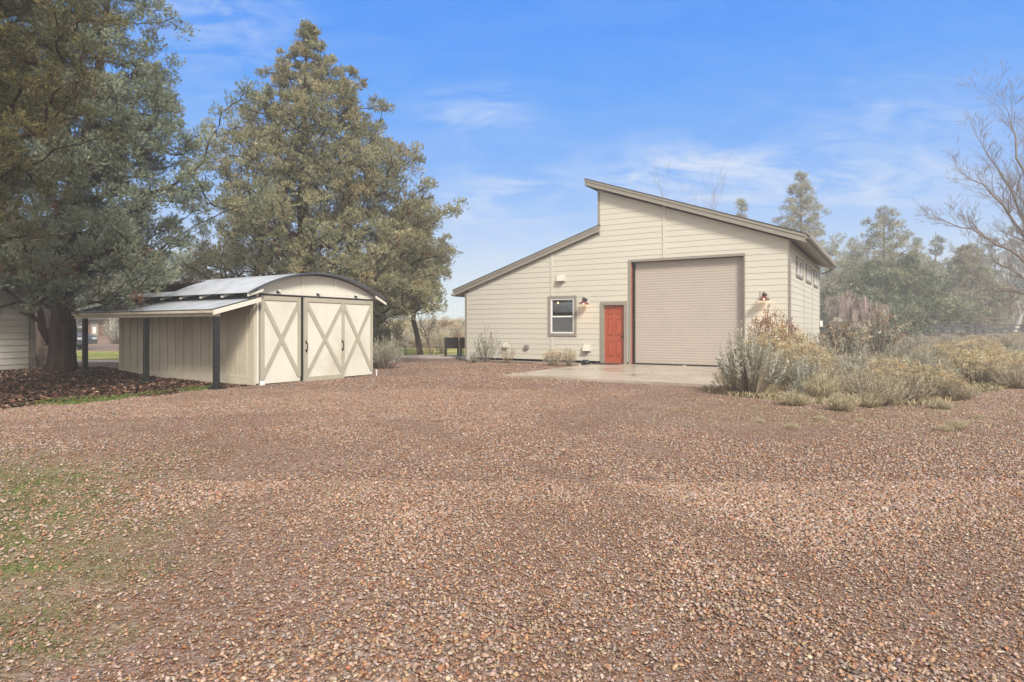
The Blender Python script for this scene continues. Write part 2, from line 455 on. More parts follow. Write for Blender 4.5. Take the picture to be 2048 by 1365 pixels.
STONE_P = np.array([.22,.15,.15,.14,.10,.07,.04,.04,.09])
def stones(n, y0, y1, smin, smax, kind, seed, name, label, ex=1.5, thin=1.0):
    r = np.random.default_rng(seed)
    Y = np.sqrt(r.uniform(y0*y0, y1*y1, n)); X = (r.uniform(-1, 1, n))*(.88*Y+1.1)
    # thin out where mulch, moss or field takes over
    keep = np.ones(n, bool)
    keep &= r.uniform(0,1,n) > np.clip(.5+sdf(X, Y, MULCH)/.8, 0, 1)
    keep &= r.uniform(0,1,n) > np.clip(.5+sdf(X, Y, MOSSL)/1.8, 0, .85)
    keep &= r.uniform(0,1,n) > np.clip(.4+sdf(X, Y, TAN)/3, 0, .45)
    keep &= sdf(X, Y, FIELD) < .1
    dx, dy = X+1.84, Y-24.74; u_ = dx*math.cos(R(-31.4))+dy*math.sin(R(-31.4)); v_ = -dx*math.sin(R(-31.4))+dy*math.cos(R(-31.4))
    keep &= ~((u_ > 5.7) & (u_ < 11.6) & (v_ > -6.35)) & ~(v_ > 0) | (u_ < -.05)
    keep &= ~((sdf(X, Y, LAWNL) > 0) | (sdf(X, Y, LAWNC) > 0))
    trk = np.zeros(n)
    for P_ in ([(-2.4,1.5),(-1.2,5),(1.2,9),(4.2,14)], [(-9,7.6),(-4,8.6),(1,9.2),(6,8.2),(13,6.0)], [(3.0,1.5),(1.9,4.5),(-.5,8.5),(-4,12.5)]):
        for o_ in (-.78,.78): trk = np.maximum(trk, np.exp(-(seg_dist(X-o_*.8, Y-o_*.6, P_)/.24)**2))
    fine = wob(X, Y, .9, 21)+.5*wob(X, Y, 2.6, 22)+.8*trk*(.6+.6*wob(X, Y, 1.7, 23))       # worn tracks hold less loose stone
    keep &= r.uniform(-.1,1,n) > np.clip((fine-.05)*1.1, 0, .6)*thin
    X = X[keep]; Y = Y[keep]; fine = fine[keep]; n = len(X)
    V0, F0 = ico() if kind == 'ico' else cubeo()
    k = len(V0)
    s = smin*(smax/smin)**(r.uniform(0,1,n)**ex)*(1-.30*np.clip(fine*2,0,1))
    T = np.repeat(V0[None], n, 0)*(1+r.uniform(-.38,.38,(n,k,1)))
    T = T*np.stack([r.uniform(.8,1.35,n), r.uniform(.65,1.05,n), r.uniform(.32,.6,n)], -1)[:,None,:]
    def rot(ax, a):
        c, sn = np.cos(a)[:,None], np.sin(a)[:,None]
        i, j = [(1,2),(0,2),(0,1)][ax]
        A = T[:,:,i]*c - T[:,:,j]*sn; B = T[:,:,i]*sn + T[:,:,j]*c
        T[:,:,i] = A; T[:,:,j] = B
    rot(0, r.normal(0,.35,n)); rot(1, r.normal(0,.35,n)); rot(2, r.uniform(0,6.28,n))
    T *= (s/2)[:,None,None]
    T[:,:,0] += X[:,None]; T[:,:,1] += Y[:,None]
    T[:,:,2] += (height(X, Y) + s*.14 + r.uniform(0, .008, n))[:,None]
    Fc = (F0[None] + (np.arange(n)*k)[:,None,None]).reshape(-1,3)
    c = STONE_C[r.choice(len(STONE_C), n, p=STONE_P)]*r.uniform(.66,1.2,(n,1))*(1+r.normal(0,.05,(n,3)))
    warm = np.clip(.5+.5*wob(X,Y,.5,31),0,1)[:,None]
    c = c*.84+np.array([.315,.24,.185])*.16
    c = c*(1-warm*np.array([.02,.07,.12]))*np.array([1.0,.905,.85])
    o = np_mesh(name, T.reshape(-1,3), Fc, M['stone'], np.repeat(np.clip(c,0.02,.9), k, 0))
    tag(o, label, 'gravel', kind='stuff')
stones(160000, 1.9, 5.2, .012, .033, 'ico', 11, 'gravel', 'loose brown, tan and grey crushed stones in the foreground', thin=.8, ex=1.5)
stones(150000, 1.9, 5.2, .006, .013, 'cube', 13, 'fine_gravel', 'fine brown grit between the foreground stones', thin=0)
stones(350000, 5.2, 13.0, .012, .030, 'cube', 12, 'gravel_beyond', 'crushed stones covering the middle of the yard', thin=.75)
stones(120000, 13.0, 24, .022, .043, 'cube', 14, 'gravel_far', 'crushed stones in front of the shed and workshop', thin=.6)
# blades of grass and straw among the stones
def blades(name, label, P, n, hmin, hmax, cols, seed, w=.0035, lean=.5, soft=0.6):
    r = np.random.default_rng(seed); P = np.array(P)
    x = r.uniform(P[:,0].min(), P[:,0].max(), n*4); y = r.uniform(P[:,1].min(), P[:,1].max(), n*4)
    d = sdf(x, y, [tuple(p) for p in P]) + soft*wob(x, y, 3.0, seed+1) + .4*soft*wob(x, y, 9, seed+2)
    k = (np.abs(x) < .88*y+.5) & (r.uniform(0,1,len(x)) < np.clip(7.0/np.maximum(y,1), 0, 1)**.6)
    k &= (d > .15) if soft < .55 else (r.uniform(0,1,len(x)) < np.clip(.25+d/(soft*1.3), 0, 1)**1.2*np.clip(.62+.9*wob(x, y, 6.5, seed+4), .05, 1))
    x = x[k][:n]; y = y[k][:n]; n = len(x)
    z = height(x, y); h = r.uniform(hmin, hmax, n); a = r.uniform(0, 6.28, n); l = r.uniform(0, lean, n)*h*1.8
    b = np.stack([x, y, z], -1); a2 = r.uniform(0, 6.28, n)
    ww = w*(1+np.clip(y-4,0,12)*.22)
    sd = np.stack([np.cos(a2)*ww, np.sin(a2)*ww, 0*x], -1)
    mid = b+np.stack([np.cos(a)*l*.4, np.sin(a)*l*.4, h*.6], -1); tip = b+np.stack([np.cos(a)*l, np.sin(a)*l, h*.9], -1)
    V = np.stack([b-sd, b+sd, mid+sd*.7, mid-sd*.7, tip], 1).reshape(-1,3)
    i = np.arange(n)*5
    Fc = np.concatenate([np.stack([i,i+1,i+2],-1), np.stack([i,i+2,i+3],-1), np.stack([i+3,i+2,i+4],-1)])
    cols = np.array(cols); c = cols[r.integers(0, len(cols), n)]*r.uniform(.7,1.25,(n,1))
    o = np_mesh(name, V, Fc, M['bush'], np.repeat(c, 5, 0))
    tag(o, label, 'grass', kind='stuff')
GRN = [(.10,.14,.035),(.15,.18,.055),(.27,.235,.125),(.31,.25,.155)]
STRAW = [(.46,.37,.22),(.38,.29,.17),(.52,.44,.30),(.30,.22,.13)]
blades('grass', 'thin moss and yellowed grass growing through gravel at the photo edge', MOSSL, 21000, .007, .024, GRN+GRN+[(.22,.17,.10),(.30,.23,.13),(.36,.29,.17),(.17,.12,.07)], 41, lean=1.3, soft=1.2)
blades('grass_strip', 'bright green grass strip edging the brown mulch', MOSSE, 9000, .015, .045, GRN[:2]+[(.2,.27,.06)], 43, .006, soft=.5)
blades('dry_grass', 'short tan dead grass thinly covering gravel near the brush', TAN, 9000, .01, .035, STRAW, 45, .003, lean=1.3, soft=2.2)
blades('field_grass', 'dry straw grass between the sagebrush clumps', FIELD[:8]+[(12,24),(8.2,18.7),(6.5,15)], 36000, .04, .14, STRAW+[(.27,.25,.14)], 47, .006, lean=.7, soft=.2)
# mulch: bark chips and fallen needles
def chips():
    r = np.random.default_rng(51); n = 26000
    x = r.uniform(-16, -5.5, n*2); y = r.uniform(9.5, 19, n*2)
    k = (sdf(x, y, MULCH)+.25*wob(x,y,4,52) > 0)
    x = x[k]; y = y[k]; n = len(x); z = height(x, y)
    a = r.uniform(0,6.28,n); L_ = r.uniform(.012,.05,n); w = L_*r.uniform(.25,.6,n); t = r.normal(0,.3,n)
    d = np.stack([np.cos(a)*L_, np.sin(a)*L_, t*L_],-1); s = np.stack([-np.sin(a)*w, np.cos(a)*w, r.normal(0,.3,n)*w],-1)
    c = np.stack([x,y,z+.012+r.uniform(0,.01,n)],-1)
    V = np.stack([c-d-s, c+d-s, c+d+s, c-d+s],1).reshape(-1,3); i = np.arange(n)*4
    cols = np.array([(.05,.03,.022),(.09,.045,.03),(.15,.07,.04),(.24,.13,.08),(.34,.24,.16),(.035,.025,.02)])
    cc = cols[r.choice(6, n, p=[.3,.25,.2,.12,.05,.08])]*r.uniform(.7,1.2,(n,1))
    o = np_mesh('mulch_litter', V, np.stack([i,i+1,i+2,i+3],-1), M['twig'], np.repeat(cc,4,0))
    tag(o, 'dark brown bark mulch and fallen needles under the old juniper', 'mulch', kind='stuff')
chips()

# ------------------------------------------------------------------ shop building
ANG = R(-31.4)
shop = empty('workshop_building', (-1.84,24.74,0), ANG, 'large cream workshop with tan roller door, red side door and split shed roof', 'building')
W = 11.9; D = 9.3; UW = 5.73
EXP = .19
def lowL(z): return max(0.0, (z-2.745)/.327)
def Lf(z): return UW if z > 2.745+.327*UW else lowL(z)
def Rf(z): return min(W, UW+(6.12-z)/.352)
def siding(name, lf, rf, z0, z1, holes, parent, plane='front', uoff=0.0, mat=None):
    mb = MB()
    def P(u, v, z):
        if plane == 'front': return (u, -v, z)
        if plane == 'right': return (uoff+v, u, z)
        if plane == 'left': return (uoff-v, u, z)
        return (u, uoff+v, z)
    k = 0
    while z0+k*EXP < z1:
        a = z0+k*EXP; bq = min(a+EXP, z1); k += 1
        cuts = sorted({a, bq} | {h for hh in holes for h in (hh[2], hh[3]) if a < h < bq})
        if a < 2.745+.327*UW < bq and lf is Lf: cuts = sorted(set(cuts) | {2.745+.327*UW})
        for c0, c1 in zip(cuts[:-1], cuts[1:]):
            e = 1e-4
            l0, l1, r0, r1 = lf(c0+e), lf(c1-e), rf(c0+e), rf(c1-e)
            if r0-l0 < .01: continue
            if r1 < l1: r1 = l1 = (r1+l1)/2
            segs = [(l0, l1, r0, r1)]
            for (ha, hb, hz0, hz1) in holes:
                if hz0 < (c0+c1)/2 < hz1:
                    new = []
                    for (sl0, sl1, sr0, sr1) in segs:
                        if hb <= sl0 or ha >= sr0: new.append((sl0, sl1, sr0, sr1)); continue
                        if ha > sl0: new.append((sl0, sl1, ha, ha))
                        if hb < sr0: new.append((hb, hb, sr0, sr1))
                    segs = new
            lp = .030 if parent.name == 'cream_house' else .015
            v0 = lp-(lp-.006)*(c0-a)/EXP; v1 = lp-(lp-.006)*(c1-a)/EXP
            for (sl0, sl1, sr0, sr1) in segs:
                mb.add([P(sl0,v0,c0), P(sr0,v0,c0), P(sr1,v1,c1), P(sl1,v1,c1)], [(0,1,2,3)])
                if c0 == a: mb.add([P(sl0,.004,c0), P(sr0,.004,c0), P(sr0,v0,c0), P(sl0,v0,c0)], [(0,1,2,3)])
    return mb.build(name, mat or M['siding'], parent)
HW = (3.84,4.78,1.10,2.36); HD = (5.93,6.68,.0,2.09); HR = (6.93,10.60,.0,3.54)
siding('wall', Lf, Rf, .13, 6.12, [HW, HD, HR], shop)
side_holes = [(1.45,3.0,3.03,3.53),(4.15,5.70,3.03,3.53),(6.75,8.3,3.03,3.53)]
siding('wall', lambda z: 0.0, lambda z: D, .32, 3.9, side_holes, shop, 'right', W)
siding('wall', lambda z: 0.0, lambda z: D, .12, 2.78, [], shop, 'left', 0)
siding('wall', lambda z: 0.0, lambda z: D, 4.6, 6.15, [(1.5,7.8,5.2,5.8)], shop, 'left', UW)
siding('wall', Lf, Rf, .13, 6.12, [], shop, 'back', D)
MB().box(0.01, W-.05, .012, D-.01, -.1, .04).box(W-.05, W+.004, .012, D-.01, -.1, .32).build('foundation', M['concrete'], shop)
# inner liner so nothing shines through
f = MB()
f.add([(.02,.3,0),(W-.05,.3,0),(W-.05,.3,3.7),(UW,.3,5.9),(UW,.3,4.5),(.02,.3,2.65)], [(0,1,2,3,4,5)])
f.build('dark_liner', M['dark'], shop)
# corner boards, battens, clerestory trim
def trimbox(name, *b, mat='trim', parent=shop): return MB().box(*b).build(name, M[mat], parent)
trimbox('corner_trim', W-.012, W+.034, -.034, .09, 0.1, 3.95)
trimbox('corner_trim', W+.024, W+.032, D-.10, D+.03, 0.1, 3.9)
trimbox('corner_trim', -.034, .055, -.034, .06, .1, 2.74)
trimbox('corner_trim', UW-.03, UW+.05, -.034, .05, 4.55, 6.08)
trimbox('corner_trim', W+.0235, W+.030, 3.52, 3.58, .2, 3.7, mat='siding')
trimbox('corner_trim', W+.0235, W+.030, 6.2, 6.26, .2, 3.7, mat='siding')
trimbox('batten', 3.83, 3.92, -.031, 0, 2.47, 4.0, mat='siding')
trimbox('batten', 3.83, 3.92, -.031, 0, .13, .97, mat='siding')
trimbox('batten', 8.03, 8.12, -.031, 0, 3.6, 5.34, mat='siding')
# roofs
OV = .27
def roof(u0, z0, u1, z1, name, ov=OV):
    r = empty(name); r.parent = shop
    y0, y1 = -ov, D+OV
    dn = .012
    MB().prism_y([(u0,z0),(u1,z1),(u1,z1+dn*2),(u0,z0+dn*2)], y0-.03, y1+.03).build('shingles', M['shingle'], r)
    MB().prism_y([(u0+.02,z0-.085),(u1-.02,z1-.085),(u1-.02,z1-.001),(u0+.02,z0-.001)], y0-.018, y0+.02).build('rake_trim', M['trim'], r)
    MB().prism_y([(u0+.04,z0-.225),(u1-.04,z1-.225),(u1-.04,z1-.087),(u0+.04,z0-.087)], y0, y0+.03).build('fascia', M['trim'], r)
    MB().prism_y([(u0+.04,z0-.225),(u1-.04,z1-.225),(u1-.04,z1-.087),(u0+.04,z0-.087)], y1-.03, y1).build('fascia', M['trim'], r)
    MB().prism_y([(u0+.05,z0-.21),(u1-.05,z1-.21),(u1-.05,z1-.004),(u0+.05,z0-.004)], y0+.032, y1-.032).build('soffit', M['soffit'], r)
    for (uu, zz) in ((u0,z0),(u1,z1)):
        s = .02 if uu == u0 else -.045
        MB().box(uu+s, uu+s+.025, y0+.021, y1-.021, zz-.24, zz-.015).build('fascia', M['trim'], r)
    return r
sl = .327; su = -.352
roof(-.56, 2.80, 5.80, 2.80+sl*6.36, 'roof', .14)
roof(5.29, 6.54, 12.40, 6.54+su*7.11, 'roof')
# gutter on the right eave
ze = 6.54+su*7.11
g = MB(); gp = [(12.38,ze-.13),(12.51,ze-.13),(12.525,ze-.005),(12.51,ze-.005),(12.50,ze-.115),(12.39,ze-.115)]
g.prism_y(gp, -OV-.02, D+OV)
gx = g.build('gutter', M['gutter'], shop)
MB().tube([(12.46,D+OV-.08,ze-.13),(12.46,D+OV-.08,ze-.22),(12.2,D+.25,ze-.36),(11.98,D+.1,ze-.42)], .04, 8).build('downspout', M['gutter'], shop)
MB().tube([(.0-.5,-OV+.0,2.62),(-.5,D+OV,2.62)], .05, 8).build('gutter', M['gutter'], shop)
# window
w = empty('window'); w.parent = shop; w.location=(0,0,0)
t = MB(); t.box(3.74,3.84,-.046,.0,1.0,2.46); t.box(4.78,4.88,-.046,.0,1.0,2.46); t.box(3.84,4.78,-.046,.0,2.36,2.46); t.box(3.84,4.78,-.046,.0,1.0,1.10)
t.build('window_trim', M['trim'], w)
t = MB(); t.box(3.84,3.885,-.03,.06,1.10,2.36); t.box(4.735,4.78,-.03,.06,1.10,2.36); t.box(3.885,4.735,-.03,.06,2.315,2.36); t.box(3.885,4.735,-.03,.06,1.10,1.145); t.box(3.885,4.735,-.025,.055,1.68,1.735)
t.build('window_frame', M['white'], w)
MB().box(3.885,4.735,.01,.014,1.735,2.315).build('pane', M['glass'], w)
MB().box(3.90,4.72,.0,.004,1.145,1.68).build('insect_screen', M['screen'], w)
t = MB(); t.add([(3.8,.28,1.0),(4.8,.28,1.0),(4.8,.28,2.4),(3.8,.28,2.4)], [(0,1,2,3)]); t.build('interior_back', paint('dim_interior',(.13,.12,.11),.8,.1,3), w)  # dark sheet standing in for the unlit room behind the pane
MB().lathe([(.001,.03),(.022,.02),(.03,0),(.022,-.02),(.001,-.03)], (4.02,.2,2.22), 10).build('warm_spot', emit_mat('warm_spot_glow',(1,.55,.2),9), w)  # added glowing sphere, stands in for a warm spot in the glass
# side windows
for (a, bq, c, d) in side_holes:
    s = empty('side_window'); s.parent = shop
    x = W
    t = MB(); t.box(x-.01,x+.042,a-.07,a,c-.09,d+.07); t.box(x-.01,x+.042,bq,bq+.07,c-.09,d+.07); t.box(x-.01,x+.042,a,bq,d,d+.07); t.box(x-.01,x+.055,a,bq,c-.09,c)
    t.build('window_trim', M['trim'], s)
    mdl = (a+bq)/2
    t = MB(); t.box(x-.03,x+.02,a,a+.035,c,d); t.box(x-.03,x+.02,bq-.035,bq,c,d); t.box(x-.03,x+.02,mdl-.03,mdl+.03,c,d); t.box(x-.03,x+.02,a+.035,mdl-.03,d-.035,d); t.box(x-.03,x+.02,mdl+.03,bq-.035,d-.035,d); t.box(x-.03,x+.02,a+.035,mdl-.03,c,c+.035); t.box(x-.03,x+.02,mdl+.03,bq-.035,c,c+.035)
    t.build('window_frame', M['white'], s)
    MB().box(x-.02,x-.016,a+.03,bq-.03,c+.03,d-.03).build('pane', M['glass'], s)
    MB().box(x-.30,x-.29,a-.1,bq+.1,c-.1,d+.1).build('dark_backing', M['dark'], s)
# entry door
dr = empty('entry_door'); dr.parent = shop
t = MB(); t.box(5.81,5.93,-.048,.10,.03,2.20); t.box(6.68,6.79,-.048,.10,.03,2.20); t.box(5.93,6.68,-.048,.10,2.09,2.20)
t.build('door_trim', M['trim'], dr)
t = MB(); t.box(5.93,6.68,.06,.10,.05,2.09)
lf = t.build('door_leaf', M['red'], dr)
pn = MB()
def panel(a, bq, c, d):
    # recessed surround and a raised field
    w_ = .025
    pn.box(a, bq, .044, .0598, c, c+w_); pn.box(a, bq, .044, .0598, d-w_, d); pn.box(a, a+w_, .044, .0598, c+w_, d-w_); pn.box(bq-w_, bq, .044, .0598, c+w_, d-w_)
    pn.box(a+.05, bq-.05, .046, .0598, c+.05, d-.05)
for (a, bq) in ((6.04,6.27),(6.34,6.57)):
    panel(a, bq, .32, .88); panel(a, bq, 1.04, 1.64); panel(a, bq, 1.76, 1.96)
pn.build('door_panel', M['red'], dr)
t = MB(); t.tube([(6.63,.06,1.0),(6.63,.0,1.0)], [.03,.03], 12); t.tube([(6.63,.0,1.0),(6.63,-.02,1.0)], [.016,.016], 8); 0
t.tube([(6.635,-.015,1.0),(6.54,-.02,.985)], .011, 8)
t.build('handle', M['blackmetal'], dr)
MB().tube([(6.63,.06,1.13),(6.63,.01,1.13)], [.03,.028], 12).build('deadbolt', M['blackmetal'], dr)
MB().box(5.93,6.68,.0,.12,.02,.06).build('threshold', M['blackmetal'], dr)
# roller door
rd = empty('roller_door'); rd.parent = shop
mb = MB(); n = 40; zz = []; pts = []
for i in range(n):
    z0 = .09+i*(3.44/n); h = 3.44/n
    for (q, dv) in ((0,.0),(.10,-.005),(.5,-.007),(.90,-.005)): pts.append((z0+q*h, dv))
pts.append((3.53,0))
vs = []; fs = []
for (z, dv) in pts: vs += [(7.00,.17+dv,z),(10.60,.17+dv,z)]
for i in range(len(pts)-1): fs.append((2*i,2*i+1,2*i+3,2*i+2))
mb.add(vs, fs); mb.build('curtain', M['roller'], rd)
t = MB(); t.box(6.84,6.93,-.036,.0,.03,3.62); t.box(10.60,10.64,-.036,.0,.03,3.62); t.box(6.93,10.60,-.036,.0,3.54,3.62)
t.build('door_trim', M['trim'], rd)
t = MB(); t.box(6.905,6.928,.001,.29,.03,3.54); t.build('jamb', M['jamb'], rd)
t = MB(); t.box(10.602,10.62,.001,.29,.03,3.54); t.box(6.93,10.60,.001,.29,3.545,3.56); t.build('jamb', M['trim'], rd)
t = MB(); t.box(6.935,7.02,.10,.145,.03,3.53); t.build('track', M['blackmetal'], rd)
t = MB(); t.box(10.56,10.60,.10,.145,.03,3.53); t.build('track', M['gutter'], rd)
t = MB(); t.box(7.02,10.56,.125,.175,.03,.085); t.build('bottom_bar', M['blackmetal'], rd)
t = MB(); t.box(8.65,8.78,.112,.124,.035,.08); t.build('handle', M['galv'], rd)
# vents
def hood(u, z, s=.22):
    t = MB(); t.prism_x([(-.024,z+s*.5),(-.024-s*.35,z+s*.35),(-.024-s*.65,z-s*.45),(-.024,z-s*.45)], u-s*.6, u+s*.6)
    t.box(u-s*.7,u+s*.7,-.032,-.001,z-s*.6,z+s*.6)
    t.build('vent_hood', M['siding'], shop)
hood(4.28, 3.10, .24); hood(5.30,.58,.22); hood(1.89,.62,.16)
t = MB(); t.box(2.76,2.92,-.12,-.02,.54,.66); t.tube([(2.86,-.06,.56),(2.88,-.10,.50)], .035, 8); t.build('faucet_cover', M['trim'], shop)
MB().box(W+.03,W+.14,D-.25,D-.13,1.35,1.60).build('meter_box', M['white'], shop)
MB().tube([(3.2,1.2,3.9),(3.2,1.2,4.16)], .05, 10).build('vent_pipe', M['shingle'], shop)
# wall lamps
def lamp(u, zt, red):
    l = empty('wall_lamp'); l.parent = shop; l.location = (u, 0, zt)
    MB().box(-.13,.13,-.04,-.001,-.15,.13).build('mount_block', M['siding'], l)
    t = MB(); t.tube([(0,-.04,-.01),(0,-.065,-.01)], .06, 16)
    arm = [(0,-.06,0),(0,-.14,.035),(0,-.20,.075),(0,-.235,.07),(0,-.25,.02)]
    t.tube(arm, .012, 8); t.build('arm', M['blackmetal'], l, True)
    t = MB(); t.lathe([(.028,.05),(.05,.03),(.052,-.03),(.035,-.055)], (0,-.25,0), 16); t.lathe([(.006,.10),(.008,.05)], (0,-.25,0), 8)
    t.build('socket', M['blackmetal'], l, True)
    t = MB(); t.lathe([(.04,-.045),(.07,-.075),(.12,-.115),(.185,-.145),(.188,-.152),(.18,-.150),(.115,-.122),(.06,-.085),(.035,-.06)], (0,-.25,0), 24)
    t.build('shade', M['lampred'], l, True)
    t = MB(); t.lathe([(.001,-.06),(.02,-.07),(.032,-.10),(.032,-.125),(.02,-.145),(.001,-.153)], (0,-.25,0), 12); t.build('bulb', M['bulb'], l, True)
    ld = bpy.data.lights.new('lamp_light', 'SPOT'); ld.energy = 6; ld.color=(1,.40,.12); ld.spot_size=R(118); ld.spot_blend=.9; ld.shadow_soft_size=.03
    lo = bpy.data.objects.new('lamp_light', ld); COL.objects.link(lo); lo.parent = l; lo.location=(0,-.25,-.165); lo.rotation_euler=(R(-12),0,0)
lamp(5.26, 2.30, 0); lamp(11.22, 2.31, 1)
# slab in front of the doors
o = MB(); 
for (a, bq) in ((5.72,8.6),(8.605,11.5)):
    for (c, d) in ((-6.33,-3.2),(-3.195,-.002)):
        o.box(a, bq, c, d, -.15, .055)
so = o.build('concrete_slab', M['slab']); so.location=(-1.84,24.74,0); so.rotation_euler=(0,0,ANG)
tag(so, 'wet concrete apron in front of the roller door', 'pavement', kind='structure')
def loc2w(u, v, z=0):
    c, s = math.cos(ANG), math.sin(ANG)
    return Vector((-1.84+u*c-v*s, 24.74+u*s+v*c, z))
mt = MB().box(-.45,.45,-.28,.28,0,.015).build('doormat', M['rubber'])
mt.location = loc2w(6.15,-.32,.056); mt.rotation_euler=(0,0,ANG)
tag(mt, 'thin black doormat in front of the red door', 'doormat')
pl = MB().box(-.9,.9,-.12,.12,0,.05).build('wooden_board', paint('grey_brown_board',(.17,.11,.08),.8,.2,6,.3,40,stretch=(.2,1,1)))
pl.location = loc2w(2.55,-.75,.0); pl.rotation_euler=(0,0,ANG+.03)
tag(pl, 'flat brown board lying on gravel below the cream wall', 'board')

# ------------------------------------------------------------------ shed
SANG = R(58.6)
shed = empty('storage_shed', (-5.74,13.86,0), SANG, 'cream storage shed with curved tin roof, crossed sliding doors and side canopy', 'shed')
SW = 3.67; SD = 5.82
def box(parent, name, mat, *b): return MB().box(*b).build(name, M[mat], parent)
# left wall: boards and battens
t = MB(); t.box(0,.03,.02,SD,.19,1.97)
t.build('side_wall', M['shed_shaded'], shed)
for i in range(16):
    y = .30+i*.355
    if y < SD-.1: box(shed, 'batten', 'shed_shaded', -.022,-.001, y, y+.05, .195, 1.96)
box(shed, 'corner_post', 'shed_shaded', -.03, -.001, .03, .16, .195, 1.97)
box(shed, 'corner_post', 'shed_shaded', -.03, -.001, SD-.12, SD, .195, 1.97)
box(shed, 'base_board', 'shed_shaded', -.045, .0, .0, SD, .015, .193)
box(shed, 'side_wall', 'shed_shaded', SW-.03, SW, .03, SD, .03, 2.0)
box(shed, 'back_wall', 'shed_shaded', .03, SW-.03, SD-.03, SD, .03, 2.0)
box(shed, 'corner_post', 'shed', -.0, .05, -.035, .02, .05, 2.10)
# dark sheet standing in for the shaded inside behind the doors
box(shed, 'dark_liner', 'dark', .05, SW-.05, .05, .06, .02, 2.1)
# roof arc
XC = 1.80; HWd = 2.14; RISE = .57; ZE = 2.05; RR = (HWd**2+RISE**2)/(2*RISE)
def arc(x): return ZE+RISE-RR+math.sqrt(RR*RR-(x-XC)**2)
def corrugated(xs, zf, y0, y1, period, amp, name, parent, mat):
    ny = int((y1-y0)/period*6)+1
    ys = np.linspace(y0, y1, ny); xs = np.array(xs)
    zz = np.array([zf(x) for x in xs])
    X, Y = np.meshgrid(xs, ys); Z = np.meshgrid(zz, ys)[0] + amp*np.cos(Y/period*2*math.pi)
    nx = len(xs); top = np.stack([X,Y,Z],-1).reshape(-1,3); bot = top-np.array([0,0,.004])
    i = (np.arange(ny-1)[:,None]*nx+np.arange(nx-1)[None]).ravel(); n0 = len(top)
    q = np.stack([i,i+1,i+1+nx,i+nx],-1)
    return np_mesh(name, np.concatenate([top,bot]), np.concatenate([q, q[:, ::-1]+n0]), mat, parent=parent, smooth=True)
roofp = empty('roof'); roofp.parent = shed
corrugated(np.linspace(XC-HWd, XC+HWd, 33), lambda x: arc(x)+.02, -.22, 6.05, .076, .009, 'roof_sheet', roofp, M['galv'])
t = MB()
px = np.linspace(XC-HWd, XC+HWd, 33)
prof = [(x, arc(x)+.032) for x in px] + [(x, arc(x)-.008) for x in px[::-1]]
vs = [(x, -.24, z) for x, z in prof]+[(x, -.215, z) for x, z in prof]; n = len(prof)
for k in range(32):
    a, bq, c, d = k, k+1, n-2-k, n-1-k
    t.add([vs[a],vs[bq],vs[c],vs[d],vs[a+n],vs[bq+n],vs[c+n],vs[d+n]], [(0,1,2,3),(7,6,5,4),(0,4,5,1),(3,2,6,7)])
t.build('edge_trim', paint('dark_steel_edge',(.10,.11,.13),.4,.1,4,metal=.5), roofp)
# gable panel above the doors
t = MB(); cols_ = np.linspace(.06, SW-.02, 25)
for a, bq in zip(cols_[:-1], cols_[1:]):
    za, zb = arc(a)-.035, arc(bq)-.035
    t.add([(a,-.0,2.06),(bq,-.0,2.06),(bq,-.0,zb),(a,-.0,za),(a,.03,2.06),(bq,.03,2.06),(bq,.03,zb),(a,.03,za)], [(0,1,2,3),(7,6,5,4),(3,2,6,7)])
t.build('gable_panel', M['shed'], shed)
for x in (1.28, 2.32): MB().box(x-.03,x+.03,-.018,-.001,2.17,arc(x)-.04).build('gable_batten', M['shed'], shed)
box(shed, 'header_board', 'shed', .05, SW, -.03, -.001, 2.055, 2.165)
for s, x in ((0,-.32),(1,3.67)):
    if s == 0: pr = [(-.33,1.985),(.05,2.115),(.05,2.175),(-.33,2.045)]
    else: pr = [(3.60,2.10),(4.0,1.93),(4.0,1.99),(3.60,2.17)]
    MB().prism_y(pr, -.2, -.16).build('rake_board', M['shed'], shed)
# door track shadow rail and small lights
MB().box(.05, SW-.03, -.06, -.031, 2.045, 2.075).build('door_track', M['blackmetal'], shed)
for x in (.55, 1.72, 2.99):
    l = empty('floodlight'); l.parent = shed
    MB().box(x-.03,x+.03,-.05,-.031,2.10,2.15).build('bracket', M['blackmetal'], l)
    MB().lathe([(.012,.03),(.035,0),(.03,-.02)], (x+.02,-.085,2.155), 10).build('lamp_head', M['shed'], l, True)
    MB().tube([(x,-.05,2.12),(x+.02,-.08,2.14)], .008, 6).build('arm', M['blackmetal'], l)
